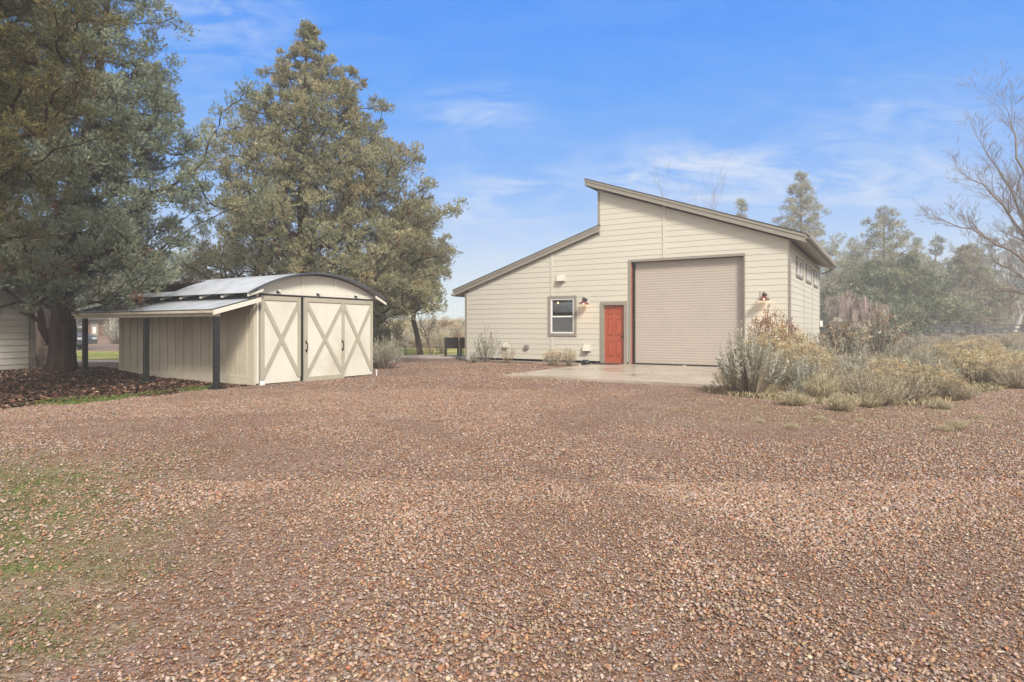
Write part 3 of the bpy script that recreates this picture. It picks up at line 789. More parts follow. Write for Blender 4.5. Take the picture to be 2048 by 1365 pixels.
# sliding doors
def sdoor(a, bq, y, bottom, z0, stile=.10, handle=None, rail=True):
    d = empty('sliding_door'); d.parent = shed
    top = 2.03
    MB().box(a, bq, y, y+.025, z0, top).build('door_board', M['shed'], d)
    fr = MB(); yf = y-.022
    zb = z0 if bottom else .125
    fr.box(a, a+stile, yf, y-.0005, zb, top-.10); fr.box(bq-stile*.8, bq, yf, y-.0005, zb, top-.10); fr.box(a, bq, yf, y-.0005, top-.10, top)
    if bottom: fr.box(a+stile, bq-stile*.8, yf, y-.0005, z0, z0+.11)
    fr.build('door_frame', M['shedtrim'], d)
    br = MB(); ya = y-.011
    lo = z0+.11 if bottom else .15
    br.bar((a+stile*.9, ya, top-.12), (bq-stile*.7, ya, lo), .018, .105, (0,1,0)) if False else None
    def brace(p, q, yy):
        (x0, zz0), (x1, zz1) = p, q
        dx, dz = x1-x0, zz1-zz0; L_ = math.hypot(dx, dz); nx_, nz_ = -dz/L_*.048, dx/L_*.048
        # mitre: clip to the frame opening by extending under it
        vs = [(x0+nx_,yy,zz0+nz_),(x1+nx_,yy,zz1+nz_),(x1-nx_,yy,zz1-nz_),(x0-nx_,yy,zz0-nz_)]
        vs2 = [(x, y-.0004, z) for x, _, z in vs]
        br.add(vs+vs2, [(0,1,2,3),(7,6,5,4),(0,4,5,1),(1,5,6,2),(2,6,7,3),(3,7,4,0)])
    i0 = a+stile*.62; i1 = bq-stile*.5
    brace((i0, top-.13), (i1, lo+.02), y-.0205); brace((i1, top-.13), (i0, lo+.02), y-.0185)
    br.build('cross_brace', M['shedtrim'], d)
    if handle is not None:
        h = MB(); hx = handle
        h.tube([(hx,yf,.95),(hx,yf-.05,.93),(hx,yf-.055,.87),(hx,yf-.055,.82),(hx,yf-.05,.77),(hx,yf,.75)], .011, 8)
        h.box(hx-.02,hx+.02,yf-.006,yf,.92,.99); h.box(hx-.02,hx+.02,yf-.006,yf,.71,.78)
        h.build('handle', M['blackmetal'], d, True)
    return d
sdoor(.09, 1.20, -.028, False, .03)
sdoor(1.27, 2.53, -.085, True, .0, .09, 1.31)
sdoor(2.50, 3.63, -.028, False, .03)
h = MB(); h.tube([(2.47,-.107,.95),(2.47,-.15,.93),(2.47,-.155,.84),(2.47,-.15,.77),(2.47,-.107,.75)], .011, 8); h.box(2.45,2.49,-.113,-.107,.92,.99); h.box(2.45,2.49,-.113,-.107,.71,.78)
h.build('handle', M['blackmetal'], shed, True)
MB().box(1.205,1.262,-.05,-.02,.0,2.05).build('door_gap_post', M['blackmetal'], shed)
MB().box(.08,.2,-.05,-.03,.0,.10).build('roller_guide', M['white'], shed)
# foundation blocks
for a in (.02, 1.0, 2.2, 3.3): MB().box(a, a+.35, -.0, .2, -.05, .03).build('foundation_block', M['concrete'], shed)
# canopy
cp = empty('canopy'); cp.parent = shed
XE = -1.13; ZEc = 1.67; ZW = 1.98
corrugated([XE, -.8, -.4, -.01], lambda x: ZEc+(ZW-ZEc)*(x-XE)/(-XE)+.02, -.14, 5.95, .076, .009, 'roof_sheet', cp, M['galv'])
MB().prism_y([(XE,ZEc-.10),(-.0,ZW-.10),(-.0,ZW-.002),(XE,ZEc-.002)], -.19, -.15).build('rake_board', M['shed'], cp)
MB().box(XE+.01, XE+.05, -.14, 5.95, ZEc-.055, ZEc-.005).build('fascia', M['shed_shaded'], cp)  # fascia takes the shaded cream
MB().box(-1.05, -.95, -.13, 5.95, ZEc-.13, ZEc-.012).build('beam', M['shed_shaded'], cp)
for i in range(10):
    y = .35+i*.6
    MB().prism_y([(XE+.06,ZEc-.07),(-.06,ZW-.08),(-.06,ZW-.006),(XE+.06,ZEc-.006)], y, y+.04).build('rafter', M['shed_shaded'], cp)
for i in range(7):
    y = .75+i*.82
    MB().prism_y([(-.30,1.985),(.0,2.085),(.0,2.15),(-.30,2.03)], y, y+.09).build('rafter_tail', M['shed'], roofp)
MB().box(-.012,.02,.02,SD,1.975,2.10).build('wall_plate', M['blackmetal'], shed)
for y in (-.07, 2.63, 5.5):
    p = empty('canopy_post'); p.parent = cp
    hh = .14 if y > 5 else (.02 if y > 2 else 0)
    MB().box(-1.05,-.95,y-.05,y+.05,hh,ZEc-.13).build('post', M['blackwood'], p)
    MB().box(-1.14,-.86,y-.14,y+.14,hh-.08,hh+.055).build('post_base', M['blackmetal'], p)
    MB().box(-1.07,-.93,y-.07,y+.07,hh+.055,hh+.10).build('bracket', M['blackmetal'], p)
# needle litter on the roof
def roof_litter():
    r = np.random.default_rng(61); n = 9000
    y = 3.0+np.abs(r.normal(0,1.3,n)); x = -.1+np.abs(r.normal(0,.55,n))*(.4+.25*(y-2.4)); k = (y < 6) & (x < 3)
    x = x[k]; y = y[k]
    x2 = r.uniform(XE+.05, -.05, 2600); y2 = r.uniform(3.2, 5.9, 2600)
    z = np.array([arc(a) for a in x])+.036; z2 = ZEc+(ZW-ZEc)*(x2-XE)/(-XE)+.034
    x = np.concatenate([x,x2]); y = np.concatenate([y,y2]); z = np.concatenate([z,z2]); n = len(x)
    a = r.uniform(0,6.28,n); L_ = r.uniform(.01,.035,n)
    d = np.stack([np.cos(a)*L_, np.sin(a)*L_, r.uniform(-.005,.012,n)],-1); s = np.stack([-np.sin(a)*L_*.35, np.cos(a)*L_*.35, 0*x],-1)
    c = np.stack([x,y,z],-1); V = np.stack([c-d-s,c+d-s,c+d+s,c-d+s],1).reshape(-1,3); i = np.arange(n)*4
    cols = np.array([(.07,.04,.03),(.12,.065,.045),(.05,.03,.025)])
    o = np_mesh('fallen_needles', V, np.stack([i,i+1,i+2,i+3],-1), M['twig'], np.repeat(cols[r.integers(0,3,n)],4,0))
    o.location=(-5.74,13.86,0); o.rotation_euler=(0,0,SANG)
    tag(o, 'brown fallen needles lying on the shed tin roof', 'needles', kind='stuff')
roof_litter()

# ------------------------------------------------------------------ trees
def dirs(r, n):
    v = r.normal(0,1,(n,3)); return v/np.linalg.norm(v, axis=1, keepdims=True)
def frames(d, r):
    """orthonormal frames with z along d"""
    n = len(d); a = r.normal(0,1,(n,3)); x = np.cross(a, d); x /= np.linalg.norm(x,axis=1,keepdims=True)+1e-9
    y = np.cross(d, x); return x, y, d
def leaf_template(r, k, length, width, spread, kind='spray'):
    """k thin triangles fanned along z"""
    tri = []
    for i in range(k):
        t = r.uniform(0, .75) if kind == 'spray' else r.uniform(0,.15)
        b = np.array([0,0,t*length])
        d = r.normal(0,1,3); d[2] = abs(d[2])*.7+.55; d /= np.linalg.norm(d)
        d = d*spread + np.array([0,0,1-spread]); d /= np.linalg.norm(d)
        L_ = length*r.uniform(.35,.65) if kind == 'spray' else length*r.uniform(.7,1)
        s = np.cross(d, r.normal(0,1,3)); s /= np.linalg.norm(s)
        w_ = width*r.uniform(.7,1.3)
        tri += [b-s*w_/2, b+d*L_*.55+s*w_*.55, b+d*L_] if kind == 'spray' else [b-s*w_/2, b+s*w_/2, b+d*L_]
    return np.array(tri)
def scatter_leaves(r, P, Dn, S, C, T):
    """P positions, Dn directions, S scale, C colours; T list of templates"""
    n = len(P); idx = r.integers(0, len(T), n); x, y, z = frames(Dn, r)
    Vs = []; Cs = []
    for ti, t in enumerate(T):
        m = idx == ti
        if not m.any(): continue
        q = (x[m][:,None]*t[None,:,0:1] + y[m][:,None]*t[None,:,1:2] + z[m][:,None]*t[None,:,2:3])*S[m][:,None,None] + P[m][:,None]
        nt_ = len(t)//3
        jit = r.uniform(.78,1.25,(m.sum(),nt_,1))
        cc = np.repeat(C[m][:,None]*jit, 3, 1)
        Vs.append(q.reshape(-1,3)); Cs.append(cc.reshape(-1,3))
    V = np.concatenate(Vs); Cc = np.concatenate(Cs)
    return V, np.arange(len(V)).reshape(-1,3), np.clip(Cc,0.005,.9)

def grow(r, trunk, centers, up=.35, sag=0, rtip=.008, nseg=5, prefer=.5):
    """trunk: (n,4) x y z r ; returns chains [(pts, radii)] and the end of every branch. centres near the trunk attach first"""
    tr = np.array(trunk, float)
    # densify trunk
    ts = np.linspace(0, len(tr)-1, len(tr)*6); ti = np.minimum(ts.astype(int), len(tr)-2); tf = (ts-ti)[:,None]
    den = tr[ti]*(1-tf)+tr[ti+1]*tf
    nodes = [tuple(p[:3]) for p in den]; parent = [-1]+list(range(len(den)-1))
    ax = np.array([den[np.argmin(np.abs(den[:,2]-c[2]))][:3] for c in centers])
    dist = np.linalg.norm(centers-ax, axis=1)
    order = np.argsort(dist); N = np.array(nodes); chains = []; ends = np.zeros((len(centers),3))
    cap = np.zeros((len(den)+len(centers)*nseg, 3)); cap[:len(den)] = N; cnt = len(den)
    zmin = den[int(len(den)*.12)][2]
    for ci in order:
        c = centers[ci]; A = cap[:cnt]
        d = c-A; L_ = np.linalg.norm(d, axis=1)
        pen = np.maximum(0, A[:,2]+L_*up-c[2])*prefer*2 + (A[:,2] < zmin)*5 + .0
        j = int(np.argmin(L_+pen)); p0 = A[j]; v = c-p0; l = np.linalg.norm(v)+1e-6
        side = r.normal(0,1,3)*l*.10
        ctrl = p0+v*.5+np.array([0,0,-sag*l])+side
        path = []
        for k in range(1, nseg+1):
            t = k/nseg; q = (1-t)**2*p0+2*t*(1-t)*ctrl+t*t*c
            if k < nseg: q = q+r.normal(0,1,3)*l*.025
            path.append(q)
        ids = [j]+list(range(cnt, cnt+nseg)); cap[cnt:cnt+nseg] = path
        for k in range(nseg): parent.append(ids[k])
        cnt += nseg; chains.append(ids); ends[ci] = path[-1]-path[-3] if nseg > 2 else v
    cntd = np.zeros(cnt)
    for ids in chains: cntd[ids[-1]] += 1
    for k in range(cnt-1, 0, -1):
        if parent[k] >= 0: cntd[parent[k]] += cntd[k]
    rad = rtip*np.maximum(cntd,1)**.5
    return cap[:cnt], chains, rad, ends, den
def limbs_mesh(name, P, chains, rad, mat, parent, rmax=None, n=5):
    Vs = []; Fs = []; b = 0; ang = np.arange(n)/n*2*math.pi; ca = np.cos(ang)[:,None]; sa = np.sin(ang)[:,None]
    for ids in chains:
        pts = P[ids]; rr = rad[ids].copy(); rr[0] = rr[1]*1.05
        if rmax: rr = np.minimum(rr, rmax)
        k = len(ids)
        tg = np.gradient(pts, axis=0); tg /= np.linalg.norm(tg,axis=1,keepdims=True)+1e-9
        ref = np.array([.3,.2,.93]) if abs(tg[0][2]) < .9 else np.array([1,0,0])
        s = np.cross(tg, ref); s /= np.linalg.norm(s,axis=1,keepdims=True)+1e-9; t = np.cross(tg, s)
        ring = pts[:,None]+(s[:,None]*ca[None]+t[:,None]*sa[None])*rr[:,None,None]
        Vs.append(ring.reshape(-1,3))
        i = np.arange(n); j = (i+1) % n
        for q in range(k-1):
            Fs.append(np.stack([b+q*n+i, b+q*n+j, b+(q+1)*n+j, b+(q+1)*n+i],-1))
        b += k*n
    return np_mesh(name, np.concatenate(Vs), np.concatenate(Fs), mat, parent=parent, smooth=True)
def trunk_mesh(name, trunk, mat, parent, r, n=22, flute=.16, flare=1.5):
    tr = np.array(trunk, float); ts = np.linspace(0, len(tr)-1, len(tr)*7); Vs = []
    ph = r.uniform(0,6.28,4)
    for k, t in enumerate(ts):
        i = min(int(t), len(tr)-2); f_ = t-i; p = tr[i]*(1-f_)+tr[i+1]*f_
        h = p[2]-tr[0][2]
        fl = 1+(flare-1)*math.exp(-max(0,h)/.35)
        for q in range(n):
            a = 2*math.pi*q/n
            m = 1+flute*(.6*math.sin(3*a+ph[0]+h*.5)+.45*math.sin(5*a+ph[1]-h*.9)+.3*math.sin(9*a+ph[2]+h))*(.6+.8*math.exp(-h/.6))+r.normal(0,.02)
            rr = p[3]*fl*m
            Vs.append((p[0]+rr*math.cos(a), p[1]+rr*math.sin(a), p[2]))
    Fs = []
    for k in range(len(ts)-1):
        for q in range(n):
            j = (q+1) % n; Fs.append((k*n+q,k*n+j,(k+1)*n+j,(k+1)*n+q))
    return np_mesh(name, Vs, Fs, mat, parent=parent, smooth=True)
def mixcol(r, n, cols, p=None, v=.12):
    cols = np.array(cols); return cols[r.choice(len(cols), n, p=p)]*(1+r.normal(0,v,(n,1)))
def in_env(r, n, env, keepout=None, z0=0, z1=1, shell=.5):
    """env(z)->(cx,cy,rx,ry); random centres, denser towards the shell"""
    out = []
    while len(out) < n:
        z = r.uniform(z0, z1); cx, cy, rx, ry = env(z)
        if rx <= 0 or r.uniform() > (rx/ENVMAX[0])**1.3+.06: continue
        a = r.uniform(0, 6.28); q = r.uniform(0,1)**shell
        bump = 1+.16*math.sin(3*a+z*1.3)+.12*math.sin(5*a-z*2.1+1)
        p = (cx+rx*q*bump*math.cos(a), cy+ry*q*bump*math.sin(a), z)
        if keepout and keepout(p): continue
        out.append(p)
    return np.array(out)
ENVMAX = [5]
def juniper(name, label, base, trunk, env, z0, z1, n, clump, per, cols, colp, seed, leaf=(.11,.028), extra=None, keepout=None, up=.3, bark='bark', group=None, prefer=.5, shell=.5, k=12, flare=1.5, rtip=.009, dead=None, rust=None):
    r = np.random.default_rng(seed)
    root = empty(name, base, 0, label, 'tree', group)
    ENVMAX[0] = max(env(z)[2] for z in np.linspace(z0, z1, 20))
    C = in_env(r, n, env, keepout, z0, z1, shell)
    if extra is not None: C = np.concatenate([C, np.array(extra)])
    P, chains, rad, ends, den = grow(r, trunk, C, up=up, rtip=rtip, prefer=prefer)
    trunk_mesh('trunk', trunk, M[bark], root, r, flare=flare)
    limbs_mesh('limbs', P, chains, rad, M[bark], root, rmax=trunk[0][3]*.55)
    T = [leaf_template(r, k, leaf[0]*1.7, leaf[1], .75) for _ in range(6)]
    nc = len(C); idx = np.repeat(np.arange(nc), per); m = len(idx)
    off = dirs(r, m)*(r.uniform(0,1,(m,1))**.45); off[:,2] *= .75
    ex_ = np.array([env(c_[2])[2] for c_ in C]); cs = clump*r.uniform(.7,1.3,nc)*np.clip(ex_/ENVMAX[0]*1.4, .5, 1)
    pos = C[idx]+off*cs[idx][:,None]
    e = ends/(np.linalg.norm(ends,axis=1,keepdims=True)+1e-9)
    d = off*.9+e[idx]*.5+np.array([0,0,.55])+r.normal(0,.35,(m,3)); d /= np.linalg.norm(d,axis=1,keepdims=True)
    cc = mixcol(r, nc, cols, colp, .12)
    own = mixcol(r, m, cols, colp, .26); col = (cc[idx]*.45+own*.55)*(1+r.normal(0,.13,(m,1)))
    if rust is not None:
        rk = np.min(np.linalg.norm(pos[:,None]-np.array(rust)[None],axis=2),axis=1) < .42; col[rk] = np.array((.24,.10,.05))*r.uniform(.6,1.5,(rk.sum(),1))
    if dead: 
        dm = r.uniform(0,1,nc) < dead; part = dm[idx] & (off[:,0] > .2)
        col[part] = np.array((.22,.09,.045))*r.uniform(.6,1.3,(part.sum(),1))
    V, Fc, Cc = scatter_leaves(r, pos, d, r.uniform(.7,1.3,m), col, T)
    np_mesh('crown', V, Fc, M['leaf'], Cc, parent=root)
    return root
def lerp_tab(tab):
    a = np.array(tab, float)
    return lambda z: tuple(float(np.interp(z, a[:,0], a[:,k])) for k in range(1, a.shape[1]))

# old juniper left of the shed (root at its foot)
bA = (-12.05,16.5,.12)
trA = [(0,0,-.15,.28),(.02,0,.5,.27),(.06,0,1.1,.29),(-.02,.1,1.7,.26),(-.12,.1,2.6,.26),(.0,.2,4.0,.24),(.6,.1,6.0,.17),(1.1,0,8.5,.09),(1.4,0,11.0,.03)]
envA = lerp_tab([(1.75,.1,0,1.9,1.6),(2.6,-.2,0,2.7,2.3),(4.3,.05,.1,3.3,2.8),(6.0,.2,.1,3.25,2.8),(8.0,.1,.1,2.9,2.5),(10.0,-.1,.1,2.5,2.2),(11.8,.3,.1,.9,.8)])
exA = [(2.3,-1.9,2.15),(2.9,-1.9,2.2),(2.6,-2.0,1.85),(3.5,-2.0,2.35),(3.9,-2.1,2.4),(3.2,-2.0,2.0),(2.0,-1.9,1.75),(3.4,-2.35,1.8),(3.8,-2.2,2.7),(3.1,-1.9,2.6),(2.4,-1.8,2.6),(4.2,-1.9,2.75),(1.5,-2.0,2.2),(.9,-2.1,2.3),(1.2,-2.1,2.7),(2.0,-2.1,3.0),(3.0,-1.9,3.0),(-1.6,-.6,1.9),(-1.9,-.8,1.6),(-1.3,-.7,1.55),(.5,-1.6,1.75),(1.0,-1.7,1.9),(1.5,-1.6,1.7),(2.0,-1.6,1.95),(2.4,-1.3,2.05),(3.0,-1.0,2.2),(3.4,-.9,2.5),(2.2,-1.4,1.75),(4.7,0,7.2),(4.9,0,7.45),(5.1,.1,7.6),(4.3,0,6.9),(5.4,0,4.9),(5.2,0,4.5)]
def koA(p):   # keep the space of shed roof and the gap by the trunk free
    x, y, z = p[0]+bA[0], p[1]+bA[1], p[2]
    c, s = math.cos(SANG), math.sin(SANG); dx, dy = x+5.74, y-13.86; lx, ly = dx*c+dy*s, -dx*s+dy*c
    if -1.3 < lx < 4.2 and -.5 < ly < 6.3 and z < 2.75: return True
    return z < 2.1 and abs(p[0]) < .9
juniper('juniper_tree', 'tall grey green juniper with thick dark trunk left of the shed', bA, trA, envA, 1.75, 11.8, 1350, .26, 64,
        [(0.215,0.246,0.159),(0.154,0.190,0.118),(0.318,0.344,0.231),(0.097,0.128,0.071),(0.236,0.231,0.134)], [.3,.27,.17,.16,.10], 101, leaf=(.066,.017), extra=exA, keepout=koA, dead=.015, shell=.6, k=13, rust=[(-.4,-1.1,3.1),(-.9,-1.0,3.3),(-.2,-1.3,2.7),(-1.0,-1.2,2.6),(-.5,-1.2,3.7),(.9,-1.4,2.6),(4.0,-.5,4.4),(.2,-.9,7.0),(-.6,-1.0,5.6)])
# stub limb on its left side
t = MB(); t.tube([(-.24,0,.75),(-.42,-.1,1.2),(-.45,-.1,1.55),(-.6,-.1,1.95)], [.11,.10,.08,.05], 9); t.tube([(-.42,-.1,1.3),(-.62,-.2,1.5),(-.85,-.3,1.58)], [.06,.05,.03], 8)
t.tube([(-.1,.0,2.4),(-.9,.1,3.0),(-1.7,.1,3.25),(-2.4,.1,3.9)], [.17,.14,.10,.05], 9)
t.tube([(.1,.0,2.2),(.7,-.3,2.8),(1.5,-.5,3.1),(2.4,-.7,3.3)], [.16,.12,.09,.04], 9)
so_ = t.build('low_limb', M['bark'], [o for o in COL.objects if o.name.startswith('juniper_tree')][0], True)

# near olive juniper at the left edge
bB = (-9.6,9.6,0)
trB = [(0,0,-.1,.3),(-.1,0,1.5,.26),(0,0,4,.2),(.2,0,7,.1),(.2,0,9.0,.03)]
envB = lerp_tab([(2.4,.9,.0,.6,.6),(3.0,.85,0,1.1,1.0),(3.8,1.0,0,1.35,1.3),(4.6,1.35,0,1.45,1.4),(5.6,1.35,0,1.6,1.6),(7.0,1.2,0,1.6,1.6),(8.5,.8,0,1.3,1.2),(9.3,.5,0,.5,.5)])
juniper('juniper_tree', 'nearest dark olive juniper reaching in over the left edge', bB, trB, envB, 2.45, 9.2, 680, .20, 85,
        [(0.090,0.090,0.030),(0.133,0.125,0.043),(0.051,0.058,0.020),(0.183,0.160,0.058),(0.187,0.121,0.043)], [.3,.27,.2,.15,.08], 102, leaf=(.042,.0115), shell=.65, k=12)

# big conical juniper behind the shed
bC = (-7.6,22.5,0)
trC = [(0,0,-.1,.34),(0,0,1.5,.30),(.05,0,3.5,.26),(0,0,6,.18),(.05,0,9,.09),(.15,0,12.1,.02)]
envC = lerp_tab([(1.3,.3,0,3.2,2.8),(2.3,.5,0,4.3,3.8),(4.1,.7,0,4.5,3.9),(6.0,.6,0,4.0,3.5),(7.3,.6,0,3.5,3.2),(8.3,.5,0,3.0,2.7),(9.6,.4,0,2.25,2.1),(10.5,.45,0,1.45,1.3),(11.4,.35,0,.65,.6),(12.2,.2,0,.15,.15)])
def koC(p):
    x, y, z = p[0]+bC[0], p[1]+bC[1], p[2]
    c, s = math.cos(SANG), math.sin(SANG); dx, dy = x+5.74, y-13.86; lx, ly = dx*c+dy*s, -dx*s+dy*c
    return -1.3 < lx < 4.3 and -.5 < ly < 6.4 and z < 3
exC = [(.2,0,12.2),(.2,0,11.9),(-1.8,0,9.4),(-1.85,0,9.7),(-1.7,0,9.1),(-.85,0,11.0),(-.8,0,11.3),(2.55,0,9.3),(2.6,0,9.55),(3.95,0,7.4),(4.0,0,7.7),(3.7,0,7.2),(-3.1,0,8.0),(-2.9,0,8.3)]
juniper('juniper_tree', 'large cone shaped olive brown juniper behind the shed', bC, trC, envC, 1.3, 12.3, 2000, .27, 46,
        [(0.232,0.226,0.122),(0.305,0.287,0.159),(0.152,0.159,0.085),(0.378,0.329,0.177),(0.195,0.226,0.134),(0.354,0.244,0.116)], [.27,.25,.2,.13,.10,.05], 103, leaf=(.075,.021), extra=exC, keepout=koC, shell=.45, dead=.01, k=11)

# leaning juniper between the big one and the shop
bD = tuple(G(850,697))
bD = (-4.55,30.0,0.0)
trD = [(0.1,0,-.1,.15),(-.05,0,.9,.125),(-.25,0,1.7,.11),(-.15,0,2.6,.10),(.0,0,4.2,.08),(.2,0,6.4,.03)]
envD = lerp_tab([(2.0,-1.3,0,1.7,1.5),(3.0,-1.0,0,2.25,2.0),(4.2,-.8,0,2.2,1.9),(5.2,-.5,0,1.8,1.6),(6.4,-.3,0,1.2,1.1),(7.6,-.1,0,.5,.5)])
juniper('juniper_tree', 'smaller juniper on leaning trunk between shed and workshop', bD, trD, envD, 2.1, 7.4, 560, .27, 46,
        [(0.232,0.226,0.122),(0.305,0.287,0.159),(0.152,0.159,0.085),(0.354,0.244,0.116)], [.35,.3,.25,.1], 104, leaf=(.09,.026), shell=.6, flare=1.2)

# bare trees
def bare(name, label, base, h, seed, mat, spread=.6, levels=6, group=None, r0=.16, up=.25, lean=(0,0), first=.28, col=None, droop=0.0, nb=(2,4), cat='tree', taper=.66, lenf=.72):
    r = random.Random(seed); root = empty(name, base, 0, label, cat, group)
    tb = MB(); lb = MB()
    def branch(p, d, L_, rad, lev):
        n = 4; pts = [p]; rr = [rad]
        for k in range(n):
            d = (d+Vector((r.gauss(0,.13),r.gauss(0,.13),r.gauss(0,.10)+up*.18-droop*lev*.12))).normalized()
            p = p+d*L_/n; pts.append(p); rr.append(rad*(1-(1-taper)*(k+1)/n))
        (tb if lev == 0 else lb).tube(pts, rr, 8 if lev < 2 else (5 if lev < 4 else 3), cap=False)
        if lev >= levels: return
        m = r.randint(*nb) if lev else nb[1]+1
        for i in range(m):
            t = r.uniform(.35,1) if i else 1.0
            k = min(n, max(1, int(round(t*n)))); q = pts[k]
            ax = Vector((r.gauss(0,1),r.gauss(0,1),r.gauss(0,.6))).normalized()
            nd = (d+ax*spread*(1.25 if i else .45)*r.uniform(.7,1.3)).normalized()
            branch(q, nd, L_*lenf*r.uniform(.75,1.15), max(.0045, rr[k]*(.62 if i else .85)), lev+1)
    branch(Vector((0,0,-.1)), Vector((lean[0],lean[1],1)).normalized(), h*first, r0, 0)
    tb.build('trunk', M[mat], root, True); lb.build('limbs', M[mat], root, True)
    return root
M['twigred'] = paint('reddish_twigs', (.16,.105,.085), .9, .2, 3)
M['twigpale'] = paint('grey_brown_twigs', (.20,.155,.125), .9, .2, 3)
def cottonwood():
    r = random.Random(5); root = empty('bare_tree', (31.2,35,.25), 0, 'tall bare cottonwood with wide grey limbs at the right edge', 'tree')
    tb = MB(); lb = MB(); tb.tube([(0,0,-.2),(-.1,0,1.4),(-.3,0,2.6),(-.5,0,3.6)], [.34,.28,.26,.22], 10)
    def side(p, d, L_, rad, lev):
        n = 4; pts = [p]; rr = [rad]
        for k in range(n):
            d = (d+Vector((r.gauss(0,.10),r.gauss(0,.12),r.gauss(0,.08)+.05))).normalized(); p = p+d*L_/n; pts.append(p); rr.append(rad*(1-.55*(k+1)/n))
        lb.tube(pts, rr, 4 if lev < 2 else 3, cap=False)
        if lev >= 4 or L_ < .28: return
        for i in range(r.randint(3,5)):
            k = r.randint(1, n); a = Vector((r.gauss(0,1),r.gauss(0,1),r.gauss(0,.9))).normalized()
            side(pts[k], (d+a*.62).normalized(), L_*r.uniform(.42,.68), max(.006, rr[k]*.55), lev+1)
    limbs = [((-.4,0,3.2),(-5.6,-.5,9.4),.20,(.4,0,1.2)),((-.3,0,2.6),(-2.6,.6,13.6),.21,(-.3,0,.0)),((-.5,0,3.6),(-1.0,-.6,14.8),.2,(.8,0,0)),
             ((-.5,0,3.4),(-6.6,.4,7.2),.16,(.2,0,1.0)),((-.3,0,2.4),(-5.6,-.6,5.0),.13,(0,0,.9)),((-.4,0,3.6),(.9,.2,14.2),.2,(.5,0,0)),
             ((-.2,0,1.9),(-5.0,-1.5,1.5),.10,(0,0,1.0)),((-.5,0,3.3),(-3.6,1.2,11.6),.17,(.4,0,.3)),((-.2,0,2.2),(-4.6,1.0,3.2),.10,(0,0,.8))]
    for a, e, rad, bow in limbs:
        a = Vector(a); e = Vector(e); c = (a+e)/2+Vector(bow); pts = []
        n = 12
        for k in range(n+1):
            t = k/n; q = (1-t)**2*a+2*t*(1-t)*c+t*t*e
            pts.append(q+Vector((r.gauss(0,.06),r.gauss(0,.06),r.gauss(0,.05)))*(k > 0))
        rr = [rad*.62*(1-.9*k/n)+.008 for k in range(n+1)]
        lb.tube(pts, rr, 7, cap=False); Lg = (e-a).length
        for k in range(3, n+1):
            d = (pts[k]-pts[k-1]).normalized()
            for _ in range(r.choice((1,2)) if k < n else 3):
                b_ = Vector((r.gauss(0,1),r.gauss(0,1),r.gauss(0,.9))).normalized()
                side(pts[k], (d*1.0+b_*.62+Vector((0,0,.10))).normalized(), Lg*r.uniform(.14,.30)*(1.15-.5*k/n), max(.012, rr[k]*.45), 1)
    tb.build('trunk', M['twigpale'], root, True); lb.build('limbs', M['twigpale'], root, True)
cottonwood()
bare('bare_tree', 'low spreading bare tree with reddish twigs behind the fence', (50.5,66,.6), 9.5, 8, 'twigred', .8, 6, r0=.24, first=.2, up=.12)
bare('bare_tree', 'thin bare treetop showing above the workshop roof', (22.5,70,.6), 18.5, 12, 'twigpale', .35, 6, r0=.14, up=.6, first=.35)
bare('birch_tree', 'white barked birch right of the green conifers', (46,68,.6), 11, 21, 'birch', .42, 5, r0=.17, up=.4, first=.3)
bare('birch_tree', 'white barked birch among bare trees near the frame edge', (53.5,66,.6), 14, 23, 'birch', .42, 5, r0=.24, up=.4, first=.3)
bare('bare_tree', 'bare reddish sapling to the left of the white birches', (41.8,72,.6), 9, 31, 'twigred', .5, 6, r0=.10, up=.3)
bare('bare_tree', 'second bare reddish tree behind the fence beside the birches', (56,74,.6), 10, 33, 'twigred', .6, 6, r0=.13, up=.3)
bare('bare_tree', 'slender bare tree rising behind the olive conifer', (58,60,.6), 10, 35, 'twigred', .6, 6, r0=.13, up=.3)
bare('bare_tree', 'small bare branching tree beside the leaning juniper', (-4.3,32.4,0), 4.6, 37, 'twigpale', .6, 5, r0=.05, up=.2)

